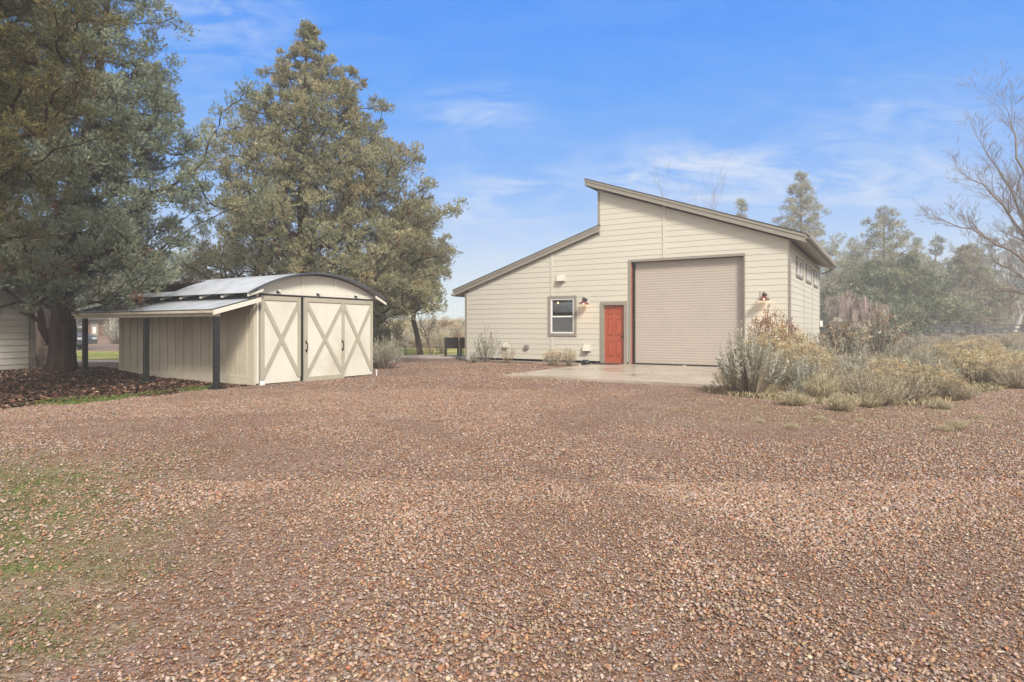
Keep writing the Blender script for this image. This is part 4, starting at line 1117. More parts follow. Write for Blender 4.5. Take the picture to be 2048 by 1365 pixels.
# weeping tree beside the far end of the shop
def weeping():
    r = np.random.default_rng(70); root = empty('weeping_tree', (27.2,49,.5), 0, 'brown weeping tree with hanging dry strands beside the workshop', 'tree')
    bb = MB(); bb.tube([(0,0,-.1),(.05,0,1.2),(-.1,0,2.4),(0,0,3.6)], [.22,.18,.15,.08], 9)
    pts_ = []
    for i in range(44):
        a = r.uniform(0,6.28); q = r.uniform(.5,2.3); zt = r.uniform(2.6,4.6)-.45*q; z0 = r.uniform(1.6,3.2)
        P_ = [(q*t*math.cos(a), q*t*math.sin(a), z0+(zt-z0)*t*1.9-(zt-z0)*.9*t*t-.5*t*t) for t in (0,.2,.4,.6,.8,1.0)]
        bb.tube(P_, [.045,.035,.028,.02,.014,.008], 4, cap=False)
        for t in np.linspace(.25,1,10): pts_.append((q*t*math.cos(a), q*t*math.sin(a), z0+(zt-z0)*t*1.9-(zt-z0)*.9*t*t-.5*t*t))
    bb.build('trunk', M['barkpale'], root, True)
    pts_ = np.array(pts_); n = 3400; k = r.integers(0,len(pts_),n)
    p = pts_[k]+r.normal(0,.07,(n,3)); L_ = r.uniform(.2,1.3,n)*(.6+.8*r.uniform(0,1,len(pts_))[k])
    V = []; s = np.stack([np.cos(r.uniform(0,6.28,n)), np.sin(r.uniform(0,6.28,n)), 0*L_],-1)*.014
    q1 = p+np.stack([p[:,0]*.06, p[:,1]*.06, -L_*.5],-1); q2 = p+np.stack([p[:,0]*.09+r.normal(0,.05,n), p[:,1]*.09, -L_],-1)
    V = np.stack([p-s,p+s,q1+s,q1-s,q2],1).reshape(-1,3); i = np.arange(n)*5
    Fc = np.concatenate([np.stack([i,i+1,i+2],-1), np.stack([i,i+2,i+3],-1), np.stack([i+3,i+2,i+4],-1)])
    c = mixcol(r, n, [(.42,.31,.25),(.52,.41,.34),(.30,.21,.17)])
    np_mesh('crown', V, Fc, M['twig'], np.repeat(c,5,0), parent=root)
weeping()

# conifers across the fence: each its own crown
def conifer(label, base, h, wd, seed, cols, n=260, clump=.55, per=26, low=.12, leaf=(.30,.07), shape=1.0, name='pine_tree', shell=.55, trunk_r=.22, bark='barkpale', k=8):
    tr = [(0,0,-.1,trunk_r),(0,0,h*.3,trunk_r*.8),(0,0,h*.7,trunk_r*.4),(0,0,h*.99,.02)]
    def rr_(z):
        t = max(0, (h-z)/(h*(1-low)))
        return max(.10, wd*min(1, t**(.95/shape)*(1.12 if shape > 1 else 1.0))*(.5+.5*min(1, (z-low*h)/(h*.12)+.2)))*(1+.13*math.sin(z*2.3+seed)) if z < h else .05
    env = lambda z: (0, 0, rr_(z), rr_(z))
    return juniper(name, label, base, tr, env, h*low, h*.985, n, clump, per, cols, None, seed, leaf=leaf, bark=bark, shell=shell, k=k, flare=1.1, rtip=.016, up=.1)
OLV = [(.32,.30,.18),(.25,.24,.15),(.40,.36,.22),(.19,.19,.12)]  # far crown palettes paled towards grey, some haze put into them
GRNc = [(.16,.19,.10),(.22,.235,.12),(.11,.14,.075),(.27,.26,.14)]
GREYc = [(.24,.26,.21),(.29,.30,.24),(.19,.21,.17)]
def at(px, Y): return ((px-1024)/FPX*Y, Y, hz((px-1024)/FPX*Y, Y))
conifer('tall loose pine right behind the workshop eave', at(1602,62), 16.3, 7.0, 201, OLV, 560, .40, 24, .12, shell=.6, leaf=(.26,.032))
conifer('pointed olive pine standing above the dense green conifers', at(1768,60), 12.7, 7.2, 202, OLV, 560, .40, 24, .10, shell=.6, leaf=(.26,.032))
conifer('dense green low juniper under the pointed olive pine', at(1752,55), 6.6, 4.9, 203, GRNc, 250, .55, 42, .04, shape=1.3)
conifer('green juniper with long low limb reaching toward the birch', at(1812,56), 7.0, 4.4, 204, GRNc, 220, .55, 42, .14, shape=1.3)
conifer('grey green conifer just right of the workshop corner', at(1700,68), 8.6, 3.6, 205, GREYc, 150, .6, 36, .05, shape=1.3)
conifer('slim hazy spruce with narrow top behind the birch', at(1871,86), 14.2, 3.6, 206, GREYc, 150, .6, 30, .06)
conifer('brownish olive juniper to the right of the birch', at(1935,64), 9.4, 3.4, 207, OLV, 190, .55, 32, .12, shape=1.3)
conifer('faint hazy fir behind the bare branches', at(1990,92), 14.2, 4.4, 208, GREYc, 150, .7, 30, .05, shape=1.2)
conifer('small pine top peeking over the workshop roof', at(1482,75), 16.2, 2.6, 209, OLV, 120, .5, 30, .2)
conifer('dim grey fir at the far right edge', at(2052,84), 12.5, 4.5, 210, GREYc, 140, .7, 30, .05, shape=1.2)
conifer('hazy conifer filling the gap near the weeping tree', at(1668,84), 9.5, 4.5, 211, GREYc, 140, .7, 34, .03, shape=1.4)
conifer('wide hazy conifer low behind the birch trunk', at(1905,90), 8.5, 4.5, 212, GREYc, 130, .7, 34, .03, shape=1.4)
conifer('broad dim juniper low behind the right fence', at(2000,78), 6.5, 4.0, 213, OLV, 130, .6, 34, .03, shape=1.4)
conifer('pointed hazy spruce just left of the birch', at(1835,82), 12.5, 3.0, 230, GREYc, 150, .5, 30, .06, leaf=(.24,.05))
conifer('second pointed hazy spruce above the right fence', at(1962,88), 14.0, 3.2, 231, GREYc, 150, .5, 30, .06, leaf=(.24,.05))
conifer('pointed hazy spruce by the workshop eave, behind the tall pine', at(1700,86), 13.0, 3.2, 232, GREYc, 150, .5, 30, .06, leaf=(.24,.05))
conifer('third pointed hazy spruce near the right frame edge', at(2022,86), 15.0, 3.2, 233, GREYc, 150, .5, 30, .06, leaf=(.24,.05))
# trees beyond the lawn, seen between house, old juniper and shed
conifer('hazy brown juniper beyond the lawn behind the canopy posts', at(215,62), 9.5, 4.8, 220, OLV, 170, .6, 34, .06, shape=1.3)
conifer('dim conifer beyond the lawn left of the canopy post', at(110,58), 10.5, 4.5, 221, GREYc, 170, .6, 34, .06, shape=1.3)
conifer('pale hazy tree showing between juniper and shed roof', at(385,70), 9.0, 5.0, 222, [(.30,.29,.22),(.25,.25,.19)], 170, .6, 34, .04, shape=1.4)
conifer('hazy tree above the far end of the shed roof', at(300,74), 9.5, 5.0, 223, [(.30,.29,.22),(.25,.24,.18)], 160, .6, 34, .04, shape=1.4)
conifer('dim juniper far behind the left house corner', at(20,66), 12, 5.2, 224, OLV, 160, .6, 34, .05, shape=1.3)
conifer('dark juniper mass right of the big one near the lawn', at(735,36), 3.1, 1.7, 225, [(.11,.11,.06),(.15,.14,.075)], 70, .4, 40, .1, leaf=(.16,.045), name='juniper_tree', shape=1.3, trunk_r=.1)

# trunks seen left of the old juniper
def old_trunk(label, base, h, r0, seed):
    r = np.random.default_rng(seed); root = empty('tree_trunk', base, 0, label, 'tree')
    trunk_mesh('trunk', [(0,0,-.1,r0),(0,0,h*.4,r0*.75),(.1,0,h,r0*.55)], M['barkpale'], root, r, flare=1.5)
    t = MB(); 
    for i in range(7):
        a = r.uniform(0,6.28); z = h*r.uniform(.5,.95)
        t.tube([(0,0,z),(math.cos(a)*.9,math.sin(a)*.9,z+.5),(math.cos(a)*1.9,math.sin(a)*1.9,z+1.2)], [r0*.3,r0*.2,.02], 6)
    t.build('limbs', M['barkpale'], root, True)
    return root
old_trunk('pale stringy juniper trunk seen past the house corner', at(84,24.0), 5.5, .32, 301)
old_trunk('thin dark trunk beside the pale trunk near the house', at(70,27), 6, .12, 302)

# ------------------------------------------------------------------ brush
def bush_mesh(r, n, h, wd, stem_c, leaf_c, head_c=None, leafn=10, fan=.9, leafs=.035, leafw=.012, upright=.5, stem_w=.006, heads=6, headsz=.03, crooked=.0, low=.35):
    """stems, foliage and flower heads of one shrub"""
    a = r.uniform(0, 6.28, n); q = r.uniform(0,1,n)**.55*fan
    dx = np.cos(a)*q; dy = np.sin(a)*q; L_ = h*(1-.38*(q/fan)**2)*r.uniform(.62,1.2,n)
    base = np.stack([np.cos(a)*q*.10*wd, np.sin(a)*q*.10*wd, 0*a],-1)
    tip = np.stack([dx*wd/2/fan*1.0, dy*wd/2/fan*1.0, L_],-1)
    mid = base*.5+tip*.5+np.stack([dx*wd*.09, dy*wd*.09, -L_*.06*(q/fan)],-1)+r.normal(0,.03+crooked,(n,3))*h
    def bez(t): return (1-t)[:,None]**2*base+2*(t*(1-t))[:,None]*mid+(t**2)[:,None]*tip
    K = 4; segs = [bez(np.full(n, k/K)) for k in range(K+1)]
    sd = np.stack([-np.sin(a+r.normal(0,.8,n)), np.cos(a), 0*a],-1)
    Vs = []; Fs = []; b = 0
    ring = np.stack([s_ + sg*sd*(stem_w*(1-.75*k/K)) for k, s_ in enumerate(segs) for sg in (-1,1)], 1)   # n,2(K+1),3
    V1 = ring.reshape(-1,3); m = 2*(K+1); i = np.arange(n)*m
    F1 = np.concatenate([np.stack([i+2*k,i+2*k+1,i+2*k+3,i+2*k+2],-1) for k in range(K)])
    C1 = np.repeat(mixcol(r, n, stem_c, None, .25), m, 0)
    # leaves
    nl = n*leafn; idx = np.repeat(np.arange(n), leafn); t = r.uniform(low,1,nl)
    bt = (1-t)[:,None]**2*base[idx]+2*(t*(1-t))[:,None]*mid[idx]+(t**2)[:,None]*tip[idx]
    tg = tip[idx]-mid[idx]; tg /= np.linalg.norm(tg,axis=1,keepdims=True)
    d = tg*1.3*upright+dirs(r, nl)*.75+np.array([0,0,.35]); d /= np.linalg.norm(d,axis=1,keepdims=True)
    T = [leaf_template(r, 3, leafs, leafw, .5, 'fan') for _ in range(4)]
    cc = mixcol(r, n, leaf_c, None, .26)[idx]*(1+r.normal(0,.18,(nl,1)))*1.08
    V2, F2, C2 = scatter_leaves(r, bt, d, r.uniform(.7,1.3,nl), cc, T)
    V3 = None
    if head_c:
        nh = n*heads; idx = np.repeat(np.arange(n), heads)
        p = tip[idx]+r.normal(0,.028,(nh,3))*np.array([1.3,1.3,.8])*h*1.1; d = dirs(r, nh)*.7+np.array([0,0,.8]); d /= np.linalg.norm(d,axis=1,keepdims=True)
        T = [leaf_template(r, 5, headsz, headsz*.42, .9, 'fan') for _ in range(4)]
        V3, F3, C3 = scatter_leaves(r, p, d, r.uniform(.7,1.3,nh), mixcol(r, n, head_c, None, .22)[idx]*1.08, T)
        return (V1,F1,C1), (V2,F2,C2), (V3,F3,C3)
    return (V1,F1,C1), (V2,F2,C2), None
SAGE = [(.45,.44,.34),(.38,.37,.28),(.56,.55,.45),(.33,.29,.20)]
SAGEB = [(.49,.42,.30),(.42,.35,.24),(.57,.50,.37)]
GOLD = [(.60,.47,.28),(.52,.39,.21),(.70,.59,.39),(.42,.29,.16)]
TANc = [(.52,.43,.28),(.43,.34,.21),(.62,.54,.37)]
RUST = [(.34,.16,.08),(.42,.25,.13),(.27,.14,.08)]
STEM = [(.24,.18,.13),(.32,.25,.18),(.14,.105,.08)]
def proto(name, label, cat, seed, **kw):
    r = np.random.default_rng(seed); a, b_, c = bush_mesh(r, **kw)
    root = empty(name, (0,0,-50), 0, label, cat)
    np_mesh('stems', a[0], a[1], M['twig'], a[2], parent=root)
    np_mesh('foliage', b_[0], b_[1], M['bush'], b_[2], parent=root)
    if c: np_mesh('flower_heads', c[0], c[1], M['bush'], c[2], parent=root)
    return root
PR = {}
USED = set()
# unit-height shrubs, scaled where they stand
PR['sage'] = [proto('sagebrush', 'x', 'shrub', 400+i, n=150, h=1, wd=1.25, stem_c=STEM, leaf_c=SAGE, leafn=26, fan=.9, leafs=.06, leafw=.010, stem_w=.008, low=.45) for i in range(3)]
PR['sagedull'] = [proto('sagebrush', 'x', 'shrub', 410+i, n=170, h=1, wd=1.6, stem_c=STEM+[(.25,.19,.13)], leaf_c=SAGEB, leafn=20, fan=.95, leafs=.055, leafw=.009, stem_w=.008, low=.45) for i in range(2)]
PR['rabbit'] = [proto('rabbitbrush', 'x', 'shrub', 420+i, n=210, h=1, wd=1.9, stem_c=[(.27,.24,.17),(.34,.29,.20),(.15,.12,.085)], leaf_c=[(.45,.40,.28),(.52,.45,.31),(.38,.32,.21)], head_c=GOLD, leafn=10, fan=.95, leafs=.08, leafw=.008, stem_w=.007, low=.5, heads=12, headsz=.034) for i in range(3)]
PR['grassy'] = [proto('bunch_grass', 'x', 'grass tuft', 430+i, n=330, h=1, wd=1.7, stem_c=TANc, leaf_c=TANc+[(.34,.31,.20)], leafn=6, fan=.95, leafs=.20, leafw=.010, stem_w=.010, upright=1.2, low=.15) for i in range(2)]
PR['rust'] = [proto('russet_shrub', 'x', 'shrub', 440+i, n=120, h=1, wd=1.1, stem_c=STEM, leaf_c=RUST+[(.45,.30,.15)], head_c=RUST, leafn=16, fan=.9, leafs=.05, leafw=.012, stem_w=.008, heads=8, headsz=.035) for i in range(1)]
PR['tall'] = [proto('sagebrush', 'x', 'shrub', 450+i, n=80, h=1, wd=1.0, stem_c=[(.20,.16,.12),(.14,.11,.085)], leaf_c=SAGE+[(.42,.34,.25)], head_c=[(.42,.34,.24),(.48,.46,.37),(.36,.25,.16)], leafn=24, fan=.85, leafs=.06, leafw=.013, stem_w=.012, heads=8, headsz=.05, crooked=.03, low=.45) for i in range(2)]
PR['sparse'] = [proto('sagebrush', 'x', 'shrub', 460+i, n=34, h=1, wd=.85, stem_c=[(.22,.18,.14),(.16,.12,.09)], leaf_c=SAGE, leafn=30, fan=.85, leafs=.055, leafw=.012, stem_w=.008, crooked=.03, low=.3) for i in range(1)]
PR['sparserust'] = [proto('russet_shrub', 'x', 'shrub', 465, n=46, h=1, wd=1.1, stem_c=[(.30,.20,.13),(.22,.15,.10)], leaf_c=[(.42,.25,.15),(.36,.30,.21),(.46,.34,.22)], leafn=9, fan=.9, leafs=.05, leafw=.014, stem_w=.006, crooked=.03, low=.3)]
NAMEOF = dict(sage='sagebrush', sagedull='sagebrush', rabbit='rabbitbrush', grassy='bunch_grass', rust='russet_shrub', tall='sagebrush')
rb = random.Random(77)
def put(kind, x, y, hgt, wide=None, label='', group=None):
    lst = PR[kind]; p = lst[rb.randrange(len(lst))]
    s = hgt; w0 = dict(sage=1.25, sagedull=1.6, rabbit=1.9, grassy=1.7, rust=1.1, tall=1.0, sparse=.85, sparserust=1.1)[kind]
    sx = (wide/w0) if wide else s
    z = hz(x, y)-.02; rz = rb.uniform(0, 6.28)
    if p.name not in USED:
        USED.add(p.name); o = p; o.location=(x,y,z); o.rotation_euler=(0,0,rz); o.scale=(sx,sx,s); o['label']=label
        if group: o['group']=group
    else:
        o = copy_thing(p, (x,y,z), rz, (sx,sx,s), label, group)
        if not group and 'group' in o: del o['group']
    return o
HERO = [ # kind, px, base py, height m, width m, label
 ('sage',1503,792,1.22,1.35,'big silvery sagebrush at the slab corner, nearest to the roller door'),
 ('rabbit',1462,788,.50,.75,'small golden rabbitbrush at the left foot of the big silvery sagebrush'),
 ('rabbit',1560,768,1.15,1.9,'tall golden rabbitbrush mound behind the big silvery sagebrush'),
 ('rust',1535,752,1.60,1.1,'rust red shrub rising in front of the right wall lamp'),
 ('rust',1570,748,1.40,.95,'rust brown shrub against the workshop corner trim'),
 ('sagedull',1625,752,1.05,1.5,'brown green brush heap right of the workshop corner'),
 ('rabbit',1600,778,.85,1.5,'golden brush in front of the workshop side wall foot'),
 ('tall',1690,730,1.45,1.7,'tall twiggy sagebrush in the brush field beside workshop side wall'),
 ('tall',1765,726,1.75,1.35,'tallest dark stemmed sagebrush right of the twiggy one'),
 ('tall',1735,716,1.45,1.3,'tall grey sagebrush between the two highest ones'),
 ('sage',1618,790,.72,.8,'pale sagebrush in the front of the bed right of big one'),
 ('sagedull',1655,785,.62,1.1,'dull brown sage in the second row behind yellow grass'),
 ('grassy',1645,803,.50,.7,'bright yellow straw tuft at the gravel edge'),
 ('grassy',1590,812,.24,.6,'low brown grass tuft left of the yellow straw tuft'),
 ('grassy',1685,822,.28,.55,'reddish tan grass tuft nearest to the viewer'),
 ('grassy',1740,815,.24,.5,'small tan tuft between the two larger front tufts'),
 ('sagedull',1760,812,.50,.95,'rounded grey tan brush at the front edge, left of dark one'),
 ('sagedull',1815,806,.55,.95,'dark based sage clump at the middle of the front edge'),
 ('rabbit',1790,790,.62,1.3,'gold topped brush behind the dark based clump'),
 ('rabbit',1862,796,.55,1.15,'spreading tan brush at the right of the front edge'),
 ('sage',1600,800,.33,.5,'tiny grey sage by the yellow straw tuft'),
 ('sagedull',1715,795,.55,.9,'dark hollow sage clump near the middle front'),
 ('sagedull',1905,800,.40,.9,'low brown brush where the front edge turns back'),
 ('grassy',1880,818,.16,.4,'small pale weed at the tip of the brush bed'),
 ('sage',1880,776,.62,.9,'pale sage clump behind the spreading tan brush'),
 ('rabbit',1950,770,.72,1.6,'golden flat topped brush in the right part of the bed'),
 ('sagedull',1975,768,.60,1.1,'dark stemmed round brush near the right border'),
 ('rabbit',1925,742,.80,2.3,'wide gold crowned brush, second row at right'),
 ('rabbit',2010,762,.68,1.5,'gold brush by the gravel at the far right'),
 ('sagedull',2035,778,.50,1.0,'last dark brush by the gravel at right frame edge'),
 ('sage',1852,765,.80,.95,'tall silvery sage in the heart of the bed'),
 ('sage',1700,770,.62,1.1,'grey green sage behind the dark hollow clump'),
 ('sagedull',2014,700,.9,2.0,'blue grey sage mound at the right edge before the fence'),
 ('sage',1830,715,.95,1.5,'light sage cluster midway to the fence'),
 ('grassy',1912,860,.14,.3,'lonely small tuft on the open gravel'),
 ('grassy',1890,862,.09,.25,'tiny tuft beside the lonely small tuft'),
 # beside the shed and the shop wall
 ('sage',772,738,.98,1.25,'grey green bush beside the right end of the shed'),
 ('sagedull',748,736,.85,1.0,'brown tinted bush touching the shed back corner'),
 ('sparse',973,725,1.25,1.1,'tall silvery bush against the cream wall near patio'),
 ('sparserust',1015,727,.75,.95,'sparse reddish shrub against the cream wall'),
 ('sage',948,726,.38,.5,'low pale sage beside the rocks'),
 ('rabbit',1106,733,.52,.8,'straw coloured bush under the window'),
 ('rabbit',1138,733,.56,.55,'smaller straw bush right of the one under the window'),
 ('sparserust',84,738,1.0,1.6,'orange brown grass clump between house and old juniper'),
 ('sagedull',884,708,1.0,1.1,'dark bush behind the patio chairs'),
 ('sparserust',862,710,.75,.85,'brown leafless shrub at the lawn edge'),
 ('sparserust',828,714,.7,.6,'thin brown shrub by the patio left side'),
 ('sage',232,688,2.0,2.2,'round blue grey shrub near the far brown cabin'),
]
for (k, px, py, hgt, wd, lab) in HERO:
    q = G(px, py); put(k, q.x, q.y, hgt, wd, lab)
for (px_, py_) in ((1520,846),(1585,858),(1640,840),(1722,846),(1960,836)):
    q = G(px_, py_); put('grassy', q.x, q.y, rb.uniform(.06,.10), rb.uniform(.12,.22), 'tiny dry tuft on the gravel in front of the brush bed', 'tiny dry tufts on the gravel')
# fill of the field between the hero shrubs and the fence
placed = [G(h[1], h[2]) for h in HERO]
def in_shop(x, y, m=.5):
    dx, dy = x+1.84, y-24.74; c, s = math.cos(ANG), math.sin(ANG); u = dx*c+dy*s; v = -dx*s+dy*c
    return -m < u < W+m and -m < v < D+m, u, v
KINDS = ['sage']*5+['sagedull']*4+['rabbit']*4+['grassy']*5+['rust']
LAB = dict(sage='silvery green sagebrush', sagedull='dull brown green sagebrush', rabbit='gold topped rabbitbrush', grassy='straw coloured bunch grass', rust='rusty brown low shrub')
_r = np.random.default_rng(909); CY = 11+(56-11)*_r.uniform(0,1,30000)**1.15; CX = CY*_r.uniform(.30,.90,30000)
_k = sdf(CX, CY, FIELD) > .35; CX = CX[_k].tolist(); CY = CY[_k].tolist()
cnt = 0; tries = 0
while cnt < 215 and tries < 60000:
    if tries >= len(CX): break
    X, Y = CX[tries], CY[tries]; tries += 1
    ok, u, v = in_shop(X, Y, .7)
    if ok or (u < W+.3 and v > -2.3): continue
    md = .70+.030*Y
    if any((X-p[0])**2+(Y-p[1])**2 < md*md for p in placed): continue
    placed.append((X, Y, 0)); k = rb.choice(KINDS)
    hgt = rb.uniform(.34,.68)*(1.12 if Y > 20 else 1)*(.7 if k in('grassy','rust') else 1)*(.62 if Y > 34 else 1)
    where = 'in the front part of the brush bed' if Y < 17 else ('in the middle of the brush field' if Y < 32 else 'in the far brush field before the rail fence')
    put(k, X, Y, hgt, hgt*rb.uniform(1.5,2.3), LAB[k]+' '+where, LAB[k]+' '+where)
    cnt += 1
# brush on the rise behind the lawn
cnt = 0; tries = 0; pl2 = []
while cnt < 105 and tries < 40000:
    tries += 1
    Y = rb.uniform(40.5, 63); X = Y*rb.uniform(-.25,-.055)
    if any((X-p[0])**2+(Y-p[1])**2 < .9 for p in pl2): continue
    pl2.append((X, Y)); k = rb.choice(KINDS); hgt = rb.uniform(.55,1.05)
    put(k, X, Y, hgt, hgt*rb.uniform(1.1,1.8), LAB[k]+' on the rise beyond the lawn', LAB[k]+' on the rise beyond the lawn')
    cnt += 1
for k, lst in PR.items():      # prototypes that were never placed go away
    for p in lst:
        if p.name not in USED:
            for ch in list(p.children): bpy.data.objects.remove(ch)
            bpy.data.objects.remove(p)

# ------------------------------------------------------------------ rail fence
fn = empty('rail_fence', (0,0,0), 0, 'dark three rail wooden fence across the far side of the brush field', 'fence')
FY = 60.0; xsf = [22+i*4.6 for i in range(9)]
for x in xsf:
    z = hz(x, FY); MB().box(x-.09,x+.09,FY-.09,FY+.09,z-.1,z+1.0).build('post', M['rail'], fn)
for a, bq in zip(xsf[:-1], xsf[1:]):
    for rh in (.22,.56,.93):
        MB().bar((a, FY-.11, hz(a,FY)+rh), (bq, FY-.11, hz(bq,FY)+rh), .045, .13).build('rail', M['rail'], fn)

# ------------------------------------------------------------------ cars
def car(name, label, loc, rz, paintm, suv=False, L_=4.6, Wd=1.8):
    root = empty(name, loc, rz, label, 'car'); H1 = .85 if not suv else .95; H2 = 1.42 if not suv else 1.7
    x0, x1 = -L_/2, L_/2
    body = [(x0,.32),(x0,.75),(x0+.08,H1),(x0+.9,H1+.05),(x1-1.15,H1+.04),(x1-.15,H1-.12),(x1,.62),(x1,.32)]
    t = MB(); n = len(body)
    for sy, inset in ((1,0),):
        vs = [(x,-Wd/2,z) for x, z in body]+[(x,Wd/2,z) for x, z in body]
        t.add(vs, [tuple(range(n)), tuple(range(2*n-1,n-1,-1))]+[(i,i+n,(i+1)%n+n,(i+1)%n) for i in range(n)])
    cab = [(x0+.25,H1),(x0+.55,H2-.04),(x0+1.0,H2),(x1-1.9,H2),(x1-1.15,H1)]
    m = len(cab); yb = Wd/2-.04; yt = Wd/2-.18
    def yy(z): return yb+(yt-yb)*(z-H1)/(H2-H1)
    vs = [(x,-yy(z),z) for x, z in cab]+[(x,yy(z),z) for x, z in cab]
    t.add(vs, [tuple(range(m)), tuple(range(2*m-1,m-1,-1))]+[(i,i+m,(i+1)%m+m,(i+1)%m) for i in range(m)])
    bo = t.build('body', paintm, root)
    t = MB()
    for s in (-1,1):
        for (a, bq) in ((x0+.55,x0+1.45),(x0+1.53,x1-1.75)):
            za, zb = H1+.06, H2-.1
            t.add([(a,s*(yy(za)+.008),za),(bq+.25*(bq > 0),s*(yy(za)+.008),za),(bq-.05,s*(yy(zb)+.008),zb),(a+.08,s*(yy(zb)+.008),zb)], [(0,1,2,3)])
    t.add([(x1-1.14,-yb+.1,H1+.05),(x1-1.14,yb-.1,H1+.05),(x1-1.80,yt-.06,H2-.06),(x1-1.80,-yt+.06,H2-.06)], [(0,1,2,3)])
    t.build('window', M['blackmetal'], root)
    for x in (x0+.85, x1-.9):
        for s in (-1,1):
            wl = MB(); wl.tube([(x,s*(Wd/2-.2),.33),(x,s*(Wd/2+.01),.33)], .33, 18); w_ = wl.build('wheel', M['rubber'], root)
            wl = MB(); wl.tube([(x,s*(Wd/2-.0),.33),(x,s*(Wd/2+.02),.33)], .2, 12); wl.build('rim', M['galv'], w_)
    for s in (-1,1): MB().box(x1-.03,x1+.01,s*.65-.16,s*.65+.16,.6,.72).build('headlight', M['white'], root)
    return root
q = at(98,37); car('parked_car', 'dark grey car parked beyond the lawn behind the juniper trunk', q, 0, M['carpaint'], True)
q = at(1660,66); car('parked_car', 'white car beyond the fence just right of the workshop', q, .2, M['carwhite'])
q = at(1700,68); car('parked_car', 'second white car beyond the fence behind the twiggy sagebrush', q, .1, M['carwhite'])
q = at(1858,92); car('parked_car', 'white van shape behind the white birch foot', q, .1, M['carwhite'], True)
# brown cabin beyond the lawn
cb = empty('brown_cabin', at(206,56), 0, 'small brown cabin with two porch lights beyond the lawn', 'cabin')
MB().box(-1.6,1.6,0,3,0,1.5).build('wall', M['brownwood'], cb)
MB().prism_x([(-.5,1.45),(1.5,2.1),(3.5,1.45),(3.5,1.52),(1.5,2.2),(-.5,1.52)], -1.9, 1.9).build('roof', M['shingle'], cb)
for x in (-.75, .72):
    MB().box(x-.06,x+.06,-.12,-.002,.25,.75).build('porch_light', M['porch'], cb)
    MB().box(x-.32,x+.32,-.02,-.001,.02,1.2).build('door', M['trim'], cb)
# white outbuilding glimpsed through the trees at right
ob = empty('white_outbuilding', at(1925,96), 0, 'white building glimpsed through trees behind the fence', 'building')
MB().box(-6,6,0,4,-.2,1.5).build('wall', M['white'], ob); MB().prism_x([(-.4,1.5),(2,2.6),(4.4,1.5)], -6.3, 6.3).build('roof', M['shingle'], ob)
# paths
t = MB().box(-16.9,-11.0,22.9,24.4,-.05,.03).build('path', M['path']); tag(t, 'pale concrete path crossing behind the shed', 'path', kind='structure')
t = MB().box(-5.2,-.6,26.2,28.1,-.05,.06).build('patio', M['path']); tag(t, 'pale concrete patio behind the workshop corner', 'patio', kind='structure')

# ------------------------------------------------------------------ left house
LH = empty('cream_house', (-14.55,18.7,0), R(58.6), 'cream lap sided house wall at the left edge behind the junipers', 'house')
siding('wall', lambda z: -12.0, lambda z: -.06, .02, 2.6, [], LH)
siding('wall', lambda z: 0.02, lambda z: 9.0, .02, 2.6, [], LH, 'right', 0)
MB().box(-.07,.03,-.034,.08,.02,2.5).build('corner_trim', M['trim'], LH)
MB().box(-12,-.01,.02,9,-.1,.05).build('foundation', M['concrete'], LH)
t = MB()
t.add([(-12.5,-.6,2.5),(.6,-.6,2.5),(.6,9.6,2.5),(-12.5,9.6,2.5),(-8,4.5,4.3),(-4,4.5,4.3)], [(0,1,5,4),(1,2,5),(2,3,4,5),(3,0,4)])
t.build('roof', M['shingle'], LH)
MB().box(-12.5,.6,-.6,9.6,2.40,2.49).build('soffit', M['trim'], LH)
t = MB(); t.box(.0,.075,-.11,-.04,.12,2.40); t.tube([(.04,-.075,.14),(.06,-.16,.06),(.16,-.25,.04)], .04, 8); t.build('downspout', M['trim'], LH)
t = MB(); t.tube([(.12,-.22,.05),(.2,-.3,.045)], .045, 8); t.build('downspout_end', M['white'], LH)

# ------------------------------------------------------------------ small things
def chair(loc, rz, label):
    c = empty('patio_chair', loc, rz, label, 'chair', None)
    for x in (-.27,.27):
        for y in (-.25,.28): MB().box(x-.03,x+.03,y-.03,y+.03,0,.42).build('leg', M['blackmetal'], c)
    MB().box(-.3,.3,-.28,.31,.34,.44).build('seat', M['woven'], c)
    MB().prism_x([(-.29,.40),(-.24,.40),(-.34,.82),(-.39,.82)], -.30, .30).build('backrest', M['woven'], c)
    for x in (-.31,.31): MB().box(x-.025,x+.025,-.31,.30,.60,.64).build('armrest', M['blackmetal'], c)
    return c
chair((-2.62,27.0,.06), .03, 'dark wicker patio chair, left one of the pair facing the lawn')
chair((-1.96,27.0,.06), -.02, 'dark wicker patio chair half hidden behind the workshop corner')
def rockm(name, loc, s, label, seed, flat=.6, mat='rock'):
    r = np.random.default_rng(seed); V, Fc = ico()
    e = {}; V = list(map(tuple, V)); F2 = []
    def midp(a, b_):
        k = (min(a,b_),max(a,b_))
        if k not in e: p = (np.array(V[a])+np.array(V[b_])); p = p/np.linalg.norm(p); V.append(tuple(p)); e[k] = len(V)-1
        return e[k]
    for a, b_, c in Fc:
        ab, bc, ca_ = midp(a,b_), midp(b_,c), midp(c,a); F2 += [(a,ab,ca_),(b_,bc,ab),(c,ca_,bc),(ab,bc,ca_)]
    V = np.array(V)*(1+r.normal(0,.09,(len(V),1)))*np.array([s, s*.8, s*flat])
    o = np_mesh(name, V, F2, M[mat]); o.location=(loc[0],loc[1],loc[2]+s*flat*.55); o.rotation_euler=(0,0,r.uniform(0,6))
    return tag(o, label, 'rock')
q = G(927,721); rockm('rock', q, .22, 'dark rock at the left foot of the workshop corner', 1)
q = G(938,723); rockm('rock', q, .20, 'grey rock between the dark rock and low pale sage', 2, .55, 'concrete')
q = G(918,719); rockm('rock', q, .14, 'smallest rock beside the patio edge', 3)
